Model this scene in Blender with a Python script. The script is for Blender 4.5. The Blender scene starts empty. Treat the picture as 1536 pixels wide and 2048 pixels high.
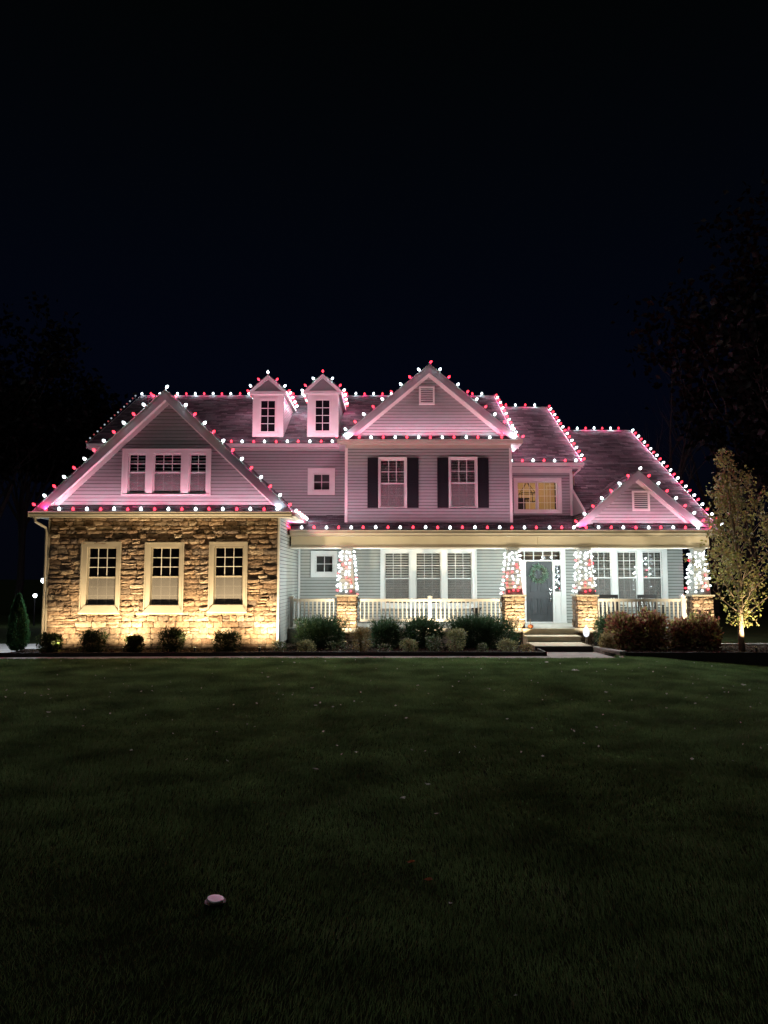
import bpy, math, random
import numpy as np
from mathutils import Vector, Matrix

# ------------------------------------------------------------------ camera, sky, exposure
SC = bpy.context.scene
COL = SC.collection
F = 1480.0
TH = math.atan(131.0 / F)
CAMZ = 2.0
cam = bpy.data.cameras.new("camera"); camo = bpy.data.objects.new("camera", cam); COL.objects.link(camo)
camo.location = (0, 0, CAMZ); camo.rotation_euler = (math.pi / 2 + TH, 0, 0)
cam.sensor_fit = 'VERTICAL'; cam.sensor_height = 36.0; cam.sensor_width = 27.0; cam.lens = 36.0 * F / 2048.0
cam.clip_start = 0.1; cam.clip_end = 2000
SC.camera = camo
SC.view_settings.view_transform = 'Standard'; SC.view_settings.look = 'None'
SC.view_settings.exposure = 1.5; SC.view_settings.gamma = 1.0; SC.view_settings.use_curve_mapping = False
SC.render.engine = 'CYCLES'
cy = SC.cycles
cy.use_denoising = True
cy.max_bounces = 5; cy.diffuse_bounces = 2; cy.glossy_bounces = 2; cy.transparent_max_bounces = 12; cy.transmission_bounces = 3
cy.sample_clamp_indirect = 1.5; cy.sample_clamp_direct = 0; cy.caustics_reflective = False; cy.caustics_refractive = False
cy.use_light_tree = True

W = bpy.data.worlds.new("World"); SC.world = W; W.use_nodes = True
nt = W.node_tree; nt.nodes.clear()
out = nt.nodes.new('ShaderNodeOutputWorld'); bg = nt.nodes.new('ShaderNodeBackground')
tc = nt.nodes.new('ShaderNodeTexCoord'); sep = nt.nodes.new('ShaderNodeSeparateXYZ'); rp = nt.nodes.new('ShaderNodeValToRGB')
nt.links.new(tc.outputs['Generated'], sep.inputs[0]); nt.links.new(sep.outputs['Z'], rp.inputs[0])
nt.links.new(rp.outputs[0], bg.inputs[0]); nt.links.new(bg.outputs[0], out.inputs[0])
rp.color_ramp.elements[0].position = 0.0; rp.color_ramp.elements[0].color = (0.0012, 0.0016, 0.0036, 1)
rp.color_ramp.elements[1].position = 1.0; rp.color_ramp.elements[1].color = (0.0006, 0.0009, 0.0009, 1)
for pos, c in ((0.26, (0.0008, 0.0015, 0.0050, 1)), (0.42, (0.0007, 0.0014, 0.0034, 1)), (0.62, (0.0007, 0.0011, 0.0013, 1))):
    e = rp.color_ramp.elements.new(pos); e.color = c
bg.inputs['Strength'].default_value = 0.34

WHITE_W, RED_W, COLUMN_W = 4.3, 4.8, 2.0     # power of one bulb
UP_W = 100.0                                # power of one garden uplight

fill_sun = bpy.data.lights.new('night_fill', 'SUN'); fill_sun.energy = .055; fill_sun.angle = math.radians(25); fill_sun.color = (.95, .97, 1.0)  # dim fill lamp added to lift the dark lawn and beds; source unseen
fill_suno = bpy.data.objects.new('night_fill', fill_sun); COL.objects.link(fill_suno); fill_suno.rotation_euler = (math.radians(38), 0, math.radians(-22))

R = random.Random(7)
rng = np.random.default_rng(7)

# ------------------------------------------------------------------ pixel-of-photo to metre helpers
ct, st = math.cos(TH), math.sin(TH)
def ray(px, py):
    u, v = px - 768.0, 1024.0 - py
    return u, F * ct - v * st, F * st + v * ct
def P(px, py, Y):
    dx, dy, dz = ray(px, py); s = Y / dy
    return dx * s, CAMZ + dz * s
def G(px, py, z=0.0):
    dx, dy, dz = ray(px, py); s = (z - CAMZ) / dz
    return dx * s, dy * s
def PX(px, py, X):
    dx, dy, dz = ray(px, py); s = X / dx
    return dy * s, CAMZ + dz * s
def ZY(py, Y): return P(768, py, Y)[1]

# ------------------------------------------------------------------ materials
def mat(name, base=(.5, .5, .5), rough=.6, spec=.4, noise=None, bump=None, tone=None, rnd=None, metal=0.0, trans=0.0):
    """noise=(scale, dark colour, light colour); bump=(scale, strength, distance); tone=list of colours picked by the 'tone' attribute plus the object's random number"""
    m = bpy.data.materials.new(name); m.use_nodes = True
    n = m.node_tree; b = n.nodes['Principled BSDF']
    b.inputs['Base Color'].default_value = (*base, 1); b.inputs['Roughness'].default_value = rough
    b.inputs['Specular IOR Level'].default_value = spec; b.inputs['Metallic'].default_value = metal
    co = n.nodes.new('ShaderNodeTexCoord'); geo = n.nodes.new('ShaderNodeNewGeometry')
    colsock = None
    if tone:
        at = n.nodes.new('ShaderNodeAttribute'); at.attribute_name = 'tone'
        oi = n.nodes.new('ShaderNodeObjectInfo'); ad = n.nodes.new('ShaderNodeMath'); ad.operation = 'ADD'
        fr = n.nodes.new('ShaderNodeMath'); fr.operation = 'FRACT'
        n.links.new(at.outputs['Fac'], ad.inputs[0]); 
        if rnd: n.links.new(oi.outputs['Random'], ad.inputs[1])
        else: ad.inputs[1].default_value = 0
        n.links.new(ad.outputs[0], fr.inputs[0])
        cr = n.nodes.new('ShaderNodeValToRGB'); n.links.new(fr.outputs[0], cr.inputs[0])
        els = cr.color_ramp.elements
        while len(els) < len(tone): els.new(0.5)
        for i, c in enumerate(tone):
            els[i].position = i / (len(tone) - 1) if len(tone) > 1 else 0; els[i].color = (*c, 1)
        colsock = cr.outputs[0]
    if noise:
        tx = n.nodes.new('ShaderNodeTexNoise'); tx.inputs['Scale'].default_value = noise[0]; tx.inputs['Detail'].default_value = 6
        n.links.new(geo.outputs['Position'], tx.inputs['Vector'])
        cr2 = n.nodes.new('ShaderNodeValToRGB'); n.links.new(tx.outputs['Fac'], cr2.inputs[0])
        cr2.color_ramp.elements[0].position = .3; cr2.color_ramp.elements[1].position = .7
        cr2.color_ramp.elements[0].color = (*noise[1], 1); cr2.color_ramp.elements[1].color = (*noise[2], 1)
        if colsock:
            mx = n.nodes.new('ShaderNodeMix'); mx.data_type = 'RGBA'; mx.blend_type = 'MULTIPLY'; mx.inputs[0].default_value = 1
            n.links.new(colsock, mx.inputs[6]); n.links.new(cr2.outputs[0], mx.inputs[7]); colsock = mx.outputs[2]
        else: colsock = cr2.outputs[0]
    if colsock: n.links.new(colsock, b.inputs['Base Color'])
    if bump:
        tx = n.nodes.new('ShaderNodeTexNoise'); tx.inputs['Scale'].default_value = bump[0]; tx.inputs['Detail'].default_value = 8
        n.links.new(geo.outputs['Position'], tx.inputs['Vector'])
        bp = n.nodes.new('ShaderNodeBump'); bp.inputs['Strength'].default_value = bump[1]; bp.inputs['Distance'].default_value = bump[2]
        n.links.new(tx.outputs['Fac'], bp.inputs['Height']); n.links.new(bp.outputs[0], b.inputs['Normal'])
    if trans:
        tr = n.nodes.new('ShaderNodeBsdfTranslucent'); ms = n.nodes.new('ShaderNodeMixShader'); ms.inputs[0].default_value = trans
        if colsock: n.links.new(colsock, tr.inputs[0])
        else: tr.inputs[0].default_value = (*base, 1)
        o = n.nodes['Material Output']
        n.links.new(b.outputs[0], ms.inputs[1]); n.links.new(tr.outputs[0], ms.inputs[2]); n.links.new(ms.outputs[0], o.inputs[0])
    return m

def glow(name, col, strength, through=(1, 1, 1)):
    """a glowing translucent shell: gives light and lets the lamp inside shine through"""
    m = bpy.data.materials.new(name); m.use_nodes = True; n = m.node_tree; n.nodes.clear()
    o = n.nodes.new('ShaderNodeOutputMaterial'); e = n.nodes.new('ShaderNodeEmission'); t = n.nodes.new('ShaderNodeBsdfTransparent'); a = n.nodes.new('ShaderNodeAddShader')
    e.inputs[0].default_value = (*col, 1); e.inputs[1].default_value = strength; t.inputs[0].default_value = (*through, 1)
    n.links.new(e.outputs[0], a.inputs[0]); n.links.new(t.outputs[0], a.inputs[1]); n.links.new(a.outputs[0], o.inputs[0])
    m.cycles.emission_sampling = 'NONE'
    return m

def glassmat(name, tint=(1, 1, 1), refl=.10):
    m = bpy.data.materials.new(name); m.use_nodes = True; n = m.node_tree; n.nodes.clear()
    o = n.nodes.new('ShaderNodeOutputMaterial'); g = n.nodes.new('ShaderNodeBsdfGlossy'); t = n.nodes.new('ShaderNodeBsdfTransparent'); x = n.nodes.new('ShaderNodeMixShader')
    g.inputs['Roughness'].default_value = .03; g.inputs[0].default_value = (.9, .95, 1, 1); t.inputs[0].default_value = (*tint, 1)
    x.inputs[0].default_value = refl
    n.links.new(t.outputs[0], x.inputs[1]); n.links.new(g.outputs[0], x.inputs[2]); n.links.new(x.outputs[0], o.inputs[0])
    return m

def screenmat():
    m = bpy.data.materials.new("insect_screen"); m.use_nodes = True; n = m.node_tree; n.nodes.clear()
    o = n.nodes.new('ShaderNodeOutputMaterial'); g = n.nodes.new('ShaderNodeBsdfDiffuse'); t = n.nodes.new('ShaderNodeBsdfTransparent'); x = n.nodes.new('ShaderNodeMixShader')
    g.inputs[0].default_value = (.24, .23, .22, 1); x.inputs[0].default_value = .5
    n.links.new(t.outputs[0], x.inputs[1]); n.links.new(g.outputs[0], x.inputs[2]); n.links.new(x.outputs[0], o.inputs[0])
    return m

M = {}
M['shade_backing'] = mat('siding_shade_backing', (.03, .03, .032), rough=1, spec=0)  # near-black backing: the shadow lines under the siding laps, put in as colour
M['siding'] = mat('vinyl_siding', rough=.5, spec=.35, tone=[(.355, .375, .36), (.385, .405, .39), (.37, .388, .375)], rnd=True, noise=(9, (.93, .93, .93), (1, 1, 1)), bump=(60, .15, .004))
M['trim'] = mat('white_trim', rough=.45, noise=(2.5, (.66, .64, .60), (.74, .72, .68)), bump=(40, .08, .003))
M['cream'] = mat('cream_trim', rough=.5, noise=(1.8, (.42, .38, .31), (.50, .455, .37)), bump=(30, .1, .003))
M['fascia'] = mat('rake_fascia', rough=.4, noise=(2.2, (.30, .30, .31), (.40, .40, .41)), bump=(30, .1, .003))
M['beam'] = mat('beam_cladding', rough=.55, noise=(.9, (.55, .51, .42), (.67, .62, .52)), bump=(25, .12, .004))
M['whitepaint'] = mat('white_paint', rough=.4, noise=(3, (.72, .73, .72), (.8, .81, .8)))
M['shingle'] = mat('asphalt_shingle', rough=.9, spec=.25, tone=[(.035, .034, .038), (.13, .125, .13), (.065, .062, .068), (.18, .175, .18), (.052, .05, .056), (.095, .092, .098)], noise=(45, (.55, .55, .55), (1.2, 1.2, 1.2)), bump=(120, .5, .006))
M['roofdeck'] = mat('roof_deck', (.10, .09, .09), rough=.9)
M['stone'] = mat('ledge_stone', rough=.85, spec=.2, rnd=True,
                 tone=[(.33, .24, .16), (.20, .14, .10), (.44, .35, .25), (.17, .135, .115), (.36, .26, .18), (.50, .42, .32), (.26, .18, .13), (.38, .28, .19), (.22, .18, .15), (.42, .31, .22)],
                 noise=(14, (.55, .52, .50), (1.15, 1.12, 1.1)), bump=(28, .9, .03))
M['mortar'] = mat('mortar', rough=.95, noise=(30, (.07, .055, .04), (.12, .095, .07)), bump=(60, .5, .01))
M['shutter'] = mat('dark_shutter', (.007, .008, .011), rough=.5, bump=(50, .1, .002))
M['dark'] = mat('dark_interior', (.012, .012, .014), rough=.9, spec=0)
M['blind'] = mat('window_blind', (.62, .60, .55), rough=.6)
M['curtain'] = mat('grey_shade', (.10, .10, .095), rough=.8)
M['glass'] = glassmat('window_glass', refl=.07)
M['screen'] = screenmat()
M['door'] = mat('charcoal_door', rough=.4, noise=(5, (.045, .050, .056), (.058, .064, .072)))
M['steel'] = mat('brushed_steel', (.7, .7, .7), rough=.25, metal=1)
M['concrete'] = mat('concrete', rough=.9, noise=(3, (.28, .26, .24), (.42, .40, .37)), bump=(50, .3, .006))
M['deck'] = mat('painted_concrete', rough=.7, noise=(4, (.38, .37, .34), (.5, .49, .45)))
M['step'] = mat('step_concrete', rough=.8, noise=(5, (.42, .36, .26), (.54, .47, .35)), bump=(40, .2, .005))
M['blackriser'] = mat('dark_timber', rough=.8, noise=(6, (.012, .009, .008), (.03, .022, .018)), bump=(30, .4, .01))
M['mulch'] = mat('mulch', rough=1, spec=.1, noise=(25, (.012, .009, .007), (.055, .038, .026)), bump=(40, 1, .05))
M['soil'] = mat('lawn_soil', rough=1, spec=.05, noise=(1.3, (.018, .026, .010), (.035, .048, .017)), bump=(30, .8, .03))
M['grass'] = mat('grass_blade', rough=.65, spec=.2, tone=[(.115, .20, .070), (.155, .26, .095), (.19, .30, .12), (.135, .23, .085), (.32, .34, .20)], noise=(1.1, (.42, .42, .40), (1.3, 1.3, 1.25)), trans=.4)
M['block'] = mat('retaining_block', rough=.9, noise=(12, (.17, .13, .11), (.33, .26, .22)), bump=(35, .8, .02))
M['pumpkin'] = mat('pumpkin_skin', (.42, .10, .025), rough=.45, bump=(12, .3, .01))
M['stem'] = mat('woody_stem', (.12, .085, .05), rough=.9, bump=(40, .6, .01))
M['bark'] = mat('tree_bark', rough=.9, noise=(18, (.16, .11, .07), (.30, .22, .15)), bump=(35, .8, .02))
M['darkbark'] = mat('dark_bark', rough=.95, noise=(8, (.03, .027, .025), (.07, .065, .06)))
M['metal_dark'] = mat('black_metal', (.015, .015, .016), rough=.45, metal=.3)
M['chair'] = mat('dark_stained_wood', (.018, .014, .013), rough=.5)
M['cord'] = mat('green_cord', (.02, .05, .025), rough=.6)
M['socket'] = mat('bulb_socket', (.03, .06, .035), rough=.5)
M['white_glow'] = glow('white_bulb_glow', (.84, .97, 1.0), 1.7)
M['red_glow'] = glow('red_bulb_glow', (1.0, .032, .055), .85)
M['wrap_white'] = glow('wrap_white_glow', (.9, .99, 1.0), .62)
M['red_glow_deep'] = glow('deep_red_bulb_glow', (1.0, .05, .06), .42)
M['lamp_glow'] = glow('lamp_glow', (.85, .95, 1.0), 3.0)
M['globe_glow'] = glow('globe_glow', (.95, .96, 1.0), .36, (.2, .2, .2))
M['warm_lens'] = glow('uplight_lens_glow', (1, .75, .35), 2.0)
M['room'] = mat('room_wall', (.62, .47, .27), rough=.9)
M['roomtrim'] = mat('room_trim', (.75, .62, .42), rough=.6)
M['lid'] = mat('plastic_lid', rough=.42, metal=.4, noise=(20, (.66, .66, .70), (.80, .80, .84)))
def leafm(name, tones, rough=.5, tr=.42): return mat(name, rough=rough, spec=.3, tone=tones, trans=tr)
M['boxwood'] = leafm('boxwood_leaf', [(.02, .035, .012), (.04, .06, .02), (.03, .045, .018)])
M['yew'] = leafm('yew_needle', [(.025, .06, .025), (.05, .10, .04), (.035, .08, .045), (.07, .11, .05)])
M['arbor'] = leafm('arborvitae_leaf', [(.03, .09, .03), (.05, .14, .05), (.04, .11, .045)])
M['pale'] = leafm('pale_leaf', [(.28, .27, .11), (.40, .40, .22), (.18, .21, .08), (.50, .50, .34)])
M['white_petal'] = leafm('white_petal', [(.5, .5, .44), (.10, .14, .06), (.07, .11, .05), (.12, .16, .07)])
M['twiggy'] = leafm('russet_leaf', [(.28, .22, .10), (.38, .30, .14), (.20, .16, .07), (.46, .40, .22)])
M['hydrangea'] = leafm('hydrangea_leaf', [(.34, .11, .09), (.15, .05, .045), (.42, .19, .11), (.42, .40, .14), (.22, .25, .09), (.50, .27, .18), (.13, .045, .05)])
M['pear'] = leafm('pear_leaf', [(.18, .20, .05), (.28, .29, .08), (.22, .16, .07), (.14, .17, .05), (.33, .31, .11), (.26, .18, .10)])
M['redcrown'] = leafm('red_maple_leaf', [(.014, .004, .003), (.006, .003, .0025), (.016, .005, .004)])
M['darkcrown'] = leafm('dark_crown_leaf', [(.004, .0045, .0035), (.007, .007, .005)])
M['wreath'] = leafm('wreath_sprig', [(.08, .17, .11), (.30, .46, .36), (.07, .14, .08), (.50, .62, .52), (.20, .30, .20)])  # paler tones stand in for lit tips over darker sprigs
M['cone'] = leafm('pine_cone', [(.16, .07, .035), (.10, .05, .03), (.3, .2, .1)])
M['leaf_white'] = leafm('bleached_leaf', [(.85, .83, .78), (.7, .66, .58)], rough=.3)
M['leaf_rust'] = leafm('rust_leaf', [(.38, .13, .05), (.28, .09, .04)])

# ------------------------------------------------------------------ mesh and object helpers
class MB:
    def __init__(s): s.v = []; s.f = []; s.t = []; s.m = []; s.mi = 0; s.tone = 0.0
    def add(s, vs, fs):
        o = len(s.v); s.v.extend([tuple(v) for v in vs])
        for f in fs: s.f.append(tuple(i + o for i in f)); s.t.append(s.tone); s.m.append(s.mi)
    def box(s, x0, x1, y0, y1, z0, z1):
        s.add([(x0, y0, z0), (x1, y0, z0), (x1, y1, z0), (x0, y1, z0), (x0, y0, z1), (x1, y0, z1), (x1, y1, z1), (x0, y1, z1)],
              [(0, 3, 2, 1), (4, 5, 6, 7), (0, 1, 5, 4), (1, 2, 6, 5), (2, 3, 7, 6), (3, 0, 4, 7)])
    def prism(s, A, B):
        """two matching loops A (front) and B (back)"""
        n = len(A); s.add(list(A) + list(B), [tuple(range(n)), tuple(range(2 * n - 1, n - 1, -1))] + [(i, n + i, n + (i + 1) % n, (i + 1) % n) for i in range(n)])
    def tube(s, pts, r, n=6, caps=True):
        pts = [Vector(p) for p in pts]; rs = r if isinstance(r, (list, tuple)) else [r] * len(pts)
        rings = []
        for i, p in enumerate(pts):
            d = (pts[min(i + 1, len(pts) - 1)] - pts[max(i - 1, 0)]); d = d.normalized() if d.length > 1e-9 else Vector((0, 0, 1))
            a = d.cross(Vector((0, 0, 1)) if abs(d.z) < .9 else Vector((1, 0, 0))).normalized(); b = d.cross(a)
            rings.append([p + (a * math.cos(2 * math.pi * k / n) + b * math.sin(2 * math.pi * k / n)) * rs[i] for k in range(n)])
        vs = [v for q in rings for v in q]; fs = []
        for i in range(len(pts) - 1):
            for k in range(n): fs.append((i * n + k, i * n + (k + 1) % n, (i + 1) * n + (k + 1) % n, (i + 1) * n + k))
        if caps: fs += [tuple(range(n - 1, -1, -1)), tuple(range((len(pts) - 1) * n, len(pts) * n))]
        s.add(vs, fs)
    def lathe(s, prof, n=10, c=(0, 0, 0), sy=1.0):
        vs = []; fs = []
        for r, z in prof:
            for k in range(n):
                a = 2 * math.pi * k / n; vs.append((c[0] + r * math.cos(a), c[1] + r * math.sin(a) * sy, c[2] + z))
        for i in range(len(prof) - 1):
            for k in range(n): fs.append((i * n + k, i * n + (k + 1) % n, (i + 1) * n + (k + 1) % n, (i + 1) * n + k))
        fs += [tuple(range(n - 1, -1, -1)), tuple(range((len(prof) - 1) * n, len(prof) * n))]
        s.add(vs, fs)
    def mesh(s, name, mats, smooth=False):
        me = bpy.data.meshes.new(name); me.from_pydata(s.v, [], s.f)
        for m in (mats if isinstance(mats, (list, tuple)) else [mats]): me.materials.append(m)
        if any(s.t):
            a = me.attributes.new('tone', 'FLOAT', 'FACE'); a.data.foreach_set('value', s.t)
        if any(s.m): me.polygons.foreach_set('material_index', s.m)
        if smooth: me.polygons.foreach_set('use_smooth', [True] * len(me.polygons))
        me.update()
        return me

WM = {}
def mk(name, mesh, parent=None, Mx=None, **props):
    o = bpy.data.objects.new(name, mesh); COL.objects.link(o)
    Mx = Mx or Matrix.Identity(4)
    if parent is not None:
        o.parent = parent; o.matrix_parent_inverse = WM[parent.name].inverted()
    o.matrix_basis = Mx; WM[o.name] = Mx.copy()
    for k, v in props.items(): o[k] = v
    return o
def build(name, mb, m, parent=None, Mx=None, smooth=False, **props):
    return mk(name, mb.mesh(name, m, smooth), parent, Mx, **props)
def thing(name, label, cat, loc=(0, 0, 0), group=None):
    o = mk(name, None, None, Matrix.Translation(loc), label=label, category=cat)
    if group: o['group'] = group
    return o
def structure(name, mb, m, **kw):
    return build(name, mb, m, None, kind='structure', **kw)

def clip(poly, a, b, c):
    """keep the side where a*x + b*y <= c"""
    res = []; n = len(poly)
    for i in range(n):
        p, q = poly[i], poly[(i + 1) % n]; dp = a * p[0] + b * p[1] - c; dq = a * q[0] + b * q[1] - c
        if dp <= 1e-9: res.append(p)
        if (dp < -1e-9 and dq > 1e-9) or (dp > 1e-9 and dq < -1e-9):
            t = dp / (dp - dq); res.append((p[0] + (q[0] - p[0]) * t, p[1] + (q[1] - p[1]) * t))
    return res if len(res) >= 3 else []
def area(poly):
    return abs(sum(poly[i][0] * poly[(i + 1) % len(poly)][1] - poly[(i + 1) % len(poly)][0] * poly[i][1] for i in range(len(poly)))) / 2

# the loose pieces of the house: the largest 300 of a kind become objects, the rest one mesh
PIECES = {'plank': [], 'stone': []}

# ------------------------------------------------------------------ ground, lawn, paths
GZ = lambda x, y: 0.0
def ground_h(x, y):
    d = max(0.0, x - 5.9) / 4.2
    z = -0.30 * min(d, 2.2) ** 1.1 * max(0.0, min(1.0, 1.25 - abs(y - 17.5) / 16))
    if y > 19.25: z *= max(0.0, 1 - (y - 19.25) / .1) if x > 5.9 else 0
    z += 0.018 * math.sin(x * .9 + 1.3) * math.sin(y * .7) + .010 * math.sin(x * 2.3 + y * 1.9) if y < 18.2 else 0
    return z

def front_y(x):   # front edge of the walk
    return 18.52 if x > -3 else 18.52 + (x + 3) * 0.045
def bed_y(x):
    return 19.08 if x > -3 else 19.08 + (x + 3) * 0.045

mb = MB()
xs = sorted(set([-400, -150, -60, -30, -20] + [round(-14 + .5 * i, 3) for i in range(57)] + [20, 30, 60, 150, 400]))
ys = sorted(set([-60, -20, -6, -2] + [round(.5 * i, 3) for i in range(39)] + [19.24, 19.36, 20, 24, 30, 40, 60, 120, 300, 700]))
V = [(x, y, ground_h(x, y) - .004) for y in ys for x in xs]
nx = len(xs)
mb.add(V, [(j * nx + i, j * nx + i + 1, (j + 1) * nx + i + 1, (j + 1) * nx + i) for j in range(len(ys) - 1) for i in range(nx - 1)])
structure('ground', mb, M['soil'], smooth=True)

# driveway, left of the garage
mb = MB(); mb.add([(-40, 19.75, .006), (-9.75, 19.75, .006), (-9.75, 22.6, .006), (-40, 22.6, .006)], [(0, 1, 2, 3)])
mb.box(-40, -9.75, 19.6, 19.75, -.05, .03)
structure('driveway', mb, M['concrete'])
# front walk: a long strip, then the landing before the steps
walk = [-30, -12, -9, -6, -3, 0, 4.15]
mb = MB()
for i in range(len(walk) - 1):
    a, b = walk[i] + .008, walk[i + 1] - .008
    mb.prism([(a, front_y(a), .012), (b, front_y(b), .012), (b, bed_y(b), .012), (a, bed_y(a), .012)], [(a, front_y(a), -.08), (b, front_y(b), -.08), (b, bed_y(b), -.08), (a, bed_y(a), -.08)])
mb.prism([(4.16, 18.52, .012), (5.78, 18.52, .012), (5.66, 20.1, .012), (4.16, 20.1, .012)], [(4.16, 18.52, -.1), (5.78, 18.52, -.1), (5.66, 20.1, -.1), (4.16, 20.1, -.1)])
structure('front_walk', mb, M['concrete'])

# planting beds (raised mulch)
mb = MB()
N = 60
def bedstrip(x0, x1, y0f, y1, z, nx_, ny_):
    vs = []; 
    for j in range(ny_ + 1):
        for i in range(nx_ + 1):
            x = x0 + (x1 - x0) * i / nx_; ya = y0f(x); y = ya + (y1 - ya) * j / ny_
            vs.append((x, y, z + R.uniform(-.012, .02)))
    mb.add(vs, [(j * (nx_ + 1) + i, j * (nx_ + 1) + i + 1, (j + 1) * (nx_ + 1) + i + 1, (j + 1) * (nx_ + 1) + i) for j in range(ny_) for i in range(nx_)])
bedstrip(-9.75, 4.10, lambda x: bed_y(x) + .06, 20.36, .055, 150, 12)
bedstrip(-2.85, 4.10, lambda x: 20.36, 22.25, .055, 80, 16)
structure('mulch_bed', mb, M['mulch'])
mb = MB()
bedstrip(5.75, 20, lambda x: 19.16, 22.25, .055, 140, 24)
structure('mulch_bed', mb, M['mulch'])

def timber(x0, x1, y0, y1, zt, zb, label):
    mb = MB(); mb.prism([(x0, y0, zt), (x1, y0 if isinstance(y1, tuple) else y0, zt), (x1, y0 + .06, zt), (x0, y0 + .06, zt)], [(x0, y0, zb), (x1, y0, zb), (x1, y0 + .06, zb), (x0, y0 + .06, zb)])
    return mb
def edging(pts, zt, zb, label):
    mb = MB()
    for i, (a, b) in enumerate(zip(pts[:-1], pts[1:])):
        a, b = Vector(a), Vector(b); n = Vector((-(b - a).y, (b - a).x)).normalized() * .06
        q = [a, b, b + n, a + n]
        mb.prism([(p.x, p.y, zt) for p in q], [(p.x, p.y, zb) for p in q])
    o = build('bed_edging', mb, M['blackriser'], label=label, category='edging', group='dark timber edging round the beds')
edging([(-10.2, bed_y(-10.2)), (-3, 19.08), (4.15, 19.08), (4.15, 20.08)], .112, -.02, "long low dark timber edging in front of the left planting bed")
edging([(5.98, 19.08), (20, 19.08)], .10, -.9, "dark timber edging below the red hydrangeas and the autumn tree")

# retaining blocks between steps and right bed
rb = thing('block_border', "short low wall of tan split-face blocks curving out beside the steps", 'garden wall', (5.8, 19.6, 0))
bpath = [Vector((5.70, 20.35)), Vector((5.74, 20.0)), Vector((5.80, 19.65)), Vector((5.90, 19.3)), Vector((5.99, 19.02))]
for row in range(2):
    for i, (a, b) in enumerate(zip(bpath[:-1], bpath[1:])):
        d = (b - a); n = Vector((d.y, -d.x)).normalized()
        mb = MB(); z0 = -.06 + row * .085; z1 = z0 + .08
        a2, b2 = a + d * .02, b - d * .02
        j = lambda: R.uniform(0, .012)
        A = [(a2 + n * (.0 + j())), (b2 + n * j()), (b2 - n * .16), (a2 - n * .16)]
        A = [Vector((p.x, p.y)) for p in A]
        mb.prism([(p.x, p.y, z1) for p in A], [(p.x, p.y, z0) for p in A])
        build('block', mb, M['block'], rb)
mb = MB()
for i, (a, b) in enumerate(zip(bpath[:-1], bpath[1:])):
    d = (b - a); n = Vector((d.y, -d.x)).normalized() 
    A = [a + n * .015, b + n * .015, b - n * .2, a - n * .2]
    mb.prism([(p.x, p.y, .135) for p in A], [(p.x, p.y, .105) for p in A])
build('cap_stone', mb, M['concrete'], rb)

# pale kerb behind the tree
mb = MB()
for i in range(12):
    x = 9.5 + i * .5; mb.box(x, x + .49, 21.5, 21.7, 0, .10)
build('stone_kerb', mb, M['concrete'], label="pale low stone kerb running behind the autumn tree trunk", category='kerb')

# ------------------------------------------------------------------ the house
HOUSE = thing('house', "large two-storey house with grey siding, stone garage wing and red and white string lights", 'house', (0, 24, 0))

def plank_wall(O, U, Nn, poly, holes=(), pitch=.10, name='siding_wall', back=True, parent=None):
    """lap siding on a vertical wall; (u, z) polygon, O a point at z = 0, U the direction along, Nn outwards"""
    O = Vector(O); U = Vector(U); Nn = Vector(Nn); Z = Vector((0, 0, 1))
    pt = lambda u, z, d: O + U * u + Z * z + Nn * d
    us = sorted({min(p[0] for p in poly), max(p[0] for p in poly)} | {h[0] for h in holes} | {h[1] for h in holes})
    zs = sorted({min(p[1] for p in poly), max(p[1] for p in poly)} | {h[2] for h in holes} | {h[3] for h in holes})
    mb = MB()
    for i in range(len(us) - 1):
        for j in range(len(zs) - 1):
            cu, cz = (us[i] + us[i + 1]) / 2, (zs[j] + zs[j + 1]) / 2
            if any(h[0] < cu < h[1] and h[2] < cz < h[3] for h in holes): continue
            q = clip(clip(clip(clip(poly, 1, 0, us[i + 1]), -1, 0, -us[i]), 0, 1, zs[j + 1]), 0, -1, -zs[j])
            if q and area(q) > 1e-4: mb.prism([pt(u, z, -.004) for u, z in q], [pt(u, z, -.10) for u, z in q])
    wall = build(name, mb, M['shade_backing'], parent or HOUSE)
    z0 = min(p[1] for p in poly); z1 = max(p[1] for p in poly); k = 0
    z = z0
    while z < z1 - .005:
        zt = min(z + pitch, z1)
        band = clip(clip(poly, 0, -1, -(z + .014)), 0, 1, zt)
        if band:
            segs = [band]
            for h in holes:
                if h[2] - pitch * .4 < (z + zt) / 2 < h[3] + pitch * .4:
                    ns = []
                    for s_ in segs:
                        for q in (clip(s_, 1, 0, h[0]), clip(s_, -1, 0, -h[1])):
                            if q: ns.append(q)
                    segs = ns
            for q in segs:
                if area(q) < 2e-3: continue
                def off(zz): return .004 + .017 * (1 - (zz - z) / pitch) if zz > z + .012 else .012 + .009 * (zz - z) / .012
                q2 = []
                n = len(q)
                # extra loop points 12 mm above the butt for the little rounded lip
                A = [pt(u, zz, .026 - .020 * (zz - z) / pitch) for u, zz in q]
                B = [pt(u, zz, 0) for u, zz in q]
                w = max(p[0] for p in q) - min(p[0] for p in q)
                PIECES['plank'].append((area(q), A, B, wall))
        z = zt
    return wall

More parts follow.
